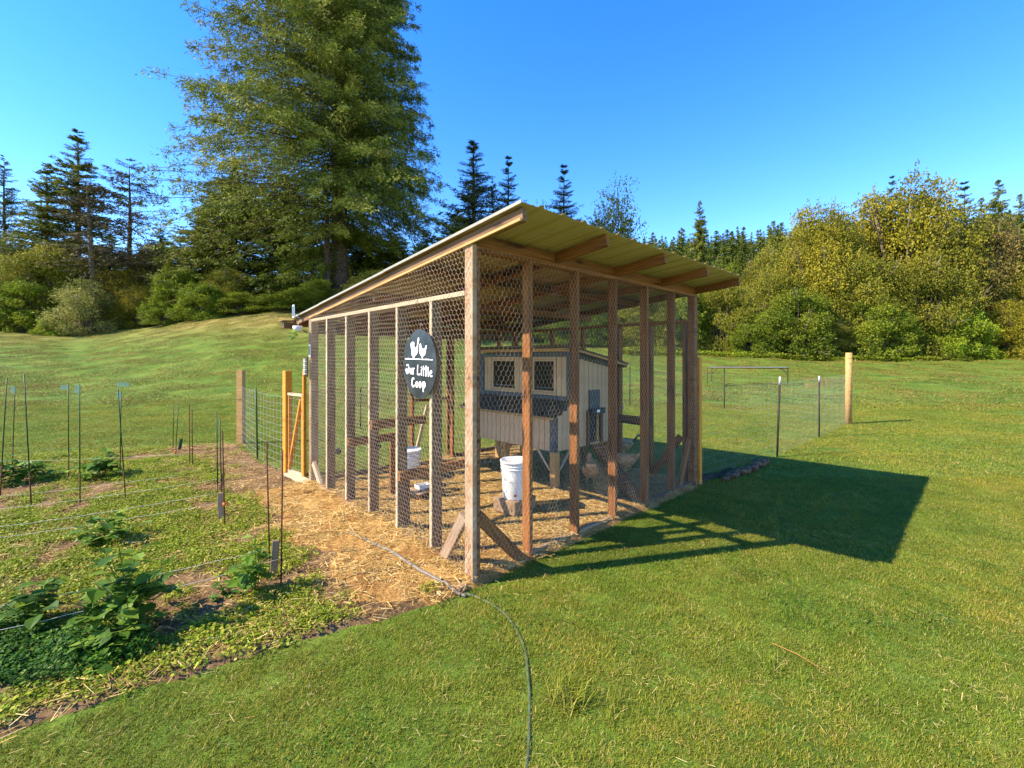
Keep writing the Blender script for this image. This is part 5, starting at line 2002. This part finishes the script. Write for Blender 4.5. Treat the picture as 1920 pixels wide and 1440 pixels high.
for a in [
    # left tree line
    ('bright', 58, 45, 528, 66, 'bright yellow green shrub at the left foot of the conifers'),
    ('dry', 15, 49, 455, 48, 'tall greyish yellow shrub at the left picture edge'),
    ('bright', 102, 43, 592, 30, 'small bright shrub in front of the larger yellow one'),
    ('dry', 158, 44, 525, 50, 'pale drying shrub round the foot of the bare trunk'),
    ('olive', 205, 46, 560, 45, 'low olive shrub right of the pale drying one'),
    ('yellow', 262, 47, 535, 50, 'yellowing shrub below the sparse conifer'),
    ('rusty', 290, 50, 462, 62, 'tall rusty brown shrub left of the firs'),
    ('green', 315, 45, 560, 45, 'dark green shrub in a gap before the firs'),
    ('bright', 378, 43, 530, 48, 'bright lime shrub at the left foot of the firs'),
    ('green', 455, 44, 545, 60, 'green undergrowth below the tall fir'),
    ('green', 545, 44, 540, 60, 'green undergrowth left of the huge trunk'),
    ('olive', 700, 44, 505, 80, 'olive shrub in the shade right of the huge trunk'),
    ('green', 590, 45, 520, 50, 'shaded shrub between the two dark trunks and the low firs'),
    ('olive', 100, 47, 462, 85, 'tall olive thicket between the left conifers and the bright shrub'),
    ('yellow', 222, 48, 500, 52, 'yellow thicket right of the bare trunk'),
    ('bright', 335, 46, 500, 52, 'light green thicket left of the firs'),
    ('olive', 20, 46, 520, 50, 'olive shrub at the foot of the left picture edge'),
    ('olive', 420, 46, 500, 60, 'olive thicket at the foot of the tall fir'),
    # behind the run
    ('olive', 800, 46, 520, 80, 'dark olive shrub seen through the netting near the roof'),
    ('green', 900, 47, 560, 80, 'green shrub behind the hen house on the left'),
    ('green', 1000, 50, 380, 60, 'leafy shrub showing over the roof between the spruces'),
    ('airy', 1152, 58, 358, 56, 'airy leafless looking tree showing over the roof'),
    ('olive', 1010, 46, 545, 80, 'olive shrub behind the hen house on the right'),
    ('green', 1100, 43, 540, 70, 'dark green shrub behind the run between two studs'),
    ('olive', 1190, 41, 530, 70, 'yellow flecked shrub behind the right studs'),
    ('yellow', 1240, 60, 488, 52, 'yellow shrub below the wooded hill at the roof edge'),
    ('olive', 1212, 66, 480, 42, 'small olive tree over the roof end, below the wooded hill'),
    ('yellow', 1285, 70, 490, 40, 'small yellowing tree just left of the lone fir'),
    ('green', 1368, 68, 480, 46, 'round green tree right of the lone fir'),
    ('olive', 1440, 64, 462, 46, 'olive tree behind the left shoulder of the hedge'),
    ('bright', 1330, 58, 515, 55, 'lime green shrub below the lone fir'),
    ('yellow', 1395, 55, 505, 48, 'golden shrub below the wooded hill'),
    ('green', 1275, 41, 535, 62, 'ivy green bush just right of the roof end'),
    ('olive', 1360, 40, 520, 62, 'olive bush right of the corner post'),
    # the big hedge on the right
    ('olive', 1452, 41, 500, 66, 'tall olive bush at the left shoulder of the great hedge'),
    ('yellow', 1545, 42, 385, 95, 'golden bush left of the top of the great hedge'),
    ('yellow', 1690, 42, 338, 120, 'highest golden bush of the great hedge'),
    ('olive', 1610, 39, 470, 85, 'olive bush in front of the highest golden one'),
    ('green', 1500, 38, 540, 75, 'green bush at the front foot of the hedge, left part'),
    ('green', 1640, 37.5, 560, 70, 'green bush at the front foot of the hedge, middle part'),
    ('olive', 1730, 38, 480, 85, 'olive bush with bare twigs below the hedge top'),
    ('rusty', 1850, 41, 420, 95, 'rusty brown bush right of the hedge top'),
    ('olive', 1900, 39, 500, 80, 'dark olive bush near the right picture edge'),
    ('bright', 1790, 37, 572, 60, 'bright low bush at the foot of the hedge on the right'),
    ('yellow', 1905, 37, 560, 70, 'golden low bush at the right picture edge'),
    ('green', 1420, 38, 575, 55, 'low green bush behind the pen'),
    ('olive', 1560, 37.5, 600, 45, 'low olive bush at the hedge foot behind the round post'),
    ('yellow', 1990, 40, 430, 110, 'golden bush beyond the right picture edge'),
    ('green', 2080, 38, 520, 90, 'green bush beyond the right picture edge'),
]:
    put_shrub(*a)

# far right conifers behind the hedge
for (k, px, d, ty, hp_, lab) in (('spruce', 1808, 62, 343, 44, 'dark conifer over the hedge, left of the pair at the far right'),
                                 ('fir_a', 1872, 60, 338, 46, 'tall conifer over the hedge at the far right'),
                                 ('fir_a', 1912, 64, 365, 40, 'conifer cut by the right picture edge'),
                                 ('spruce', 1672, 66, 332, 34, 'dark spire behind the highest golden bush'),
                                 ('fir_a', 1840, 70, 372, 44, 'lower conifer in the gap of the far right pair'),
                                 ('fir_a', 1725, 74, 372, 42, 'broad conifer peeping over the hedge right of its top'),
                                 ('fir_a', 1500, 78, 402, 40, 'broad conifer over the left shoulder of the hedge'),
                                 ('fir_a', 1450, 84, 415, 38, 'conifer at the right end of the wooded skyline, before the hedge'),
                                 ('spruce_b', 1760, 70, 385, 36, 'short conifer between the hedge top and the far right pair'),
                                 ('fir_a', 1560, 72, 395, 34, 'short conifer just over the golden bush on its left')):
    put_tree(k, px, d, ty, lab, halfpx=hp_)

# the wooded hill
R2 = random.Random(5)
n_h = 0
for row, (d, stp) in enumerate(((92, 26), (112, 24), (132, 22), (152, 20), (170, 17), (184, 14))):
    px = 1130 + row * 7
    while px < 1960:
        u = px + R2.uniform(-8, 8)
        dd = d + R2.uniform(-7, 7)
        x = (u - 960) / F * dd
        z = float(hill_z(np.array([x]), np.array([dd]))[0]) - .3
        key = R2.choice(['hillfir', 'hillfir', 'hillspruce'])
        H_, Rd_, cm, bm_, tm = PROTO[key]
        hgt = R2.uniform(9.5, 17)
        o = empty('hill_conifer', (x, dd, z), R2.uniform(0, 6.28), label='small distant conifer among many on the wooded hill', cat='tree', group='conifers on the wooded hill')
        s_ = hgt / H_
        o.scale = (s_ * R2.uniform(1.0, 1.75),) * 2 + (s_,)
        add('crown', cm, o)
        add('trunk', tm, o)
        n_h += 1
        px += stp + R2.uniform(-5, 5)
print('hill trees', n_h)

# low rough growth along the foot of the hedge and the tree line
R3 = np.random.default_rng(77)
edge = [patch('edge_growth', 420, 1.3, .07, .17, 0, M[('leaf_green', 'leaf_olive', 'leaf_bright')[k]], 'leaf', 1, 1.0, 200 + k) for k in range(3)]
U = R3.uniform(1170, 2000, 330)
DD = 38.5 - 3.4 * R3.uniform(0, 1, 330) ** 1.6
scatter('hedge_undergrowth', (U - 960) / F * DD, DD, R3.uniform(.5, 1.4, 330), edge, R3)
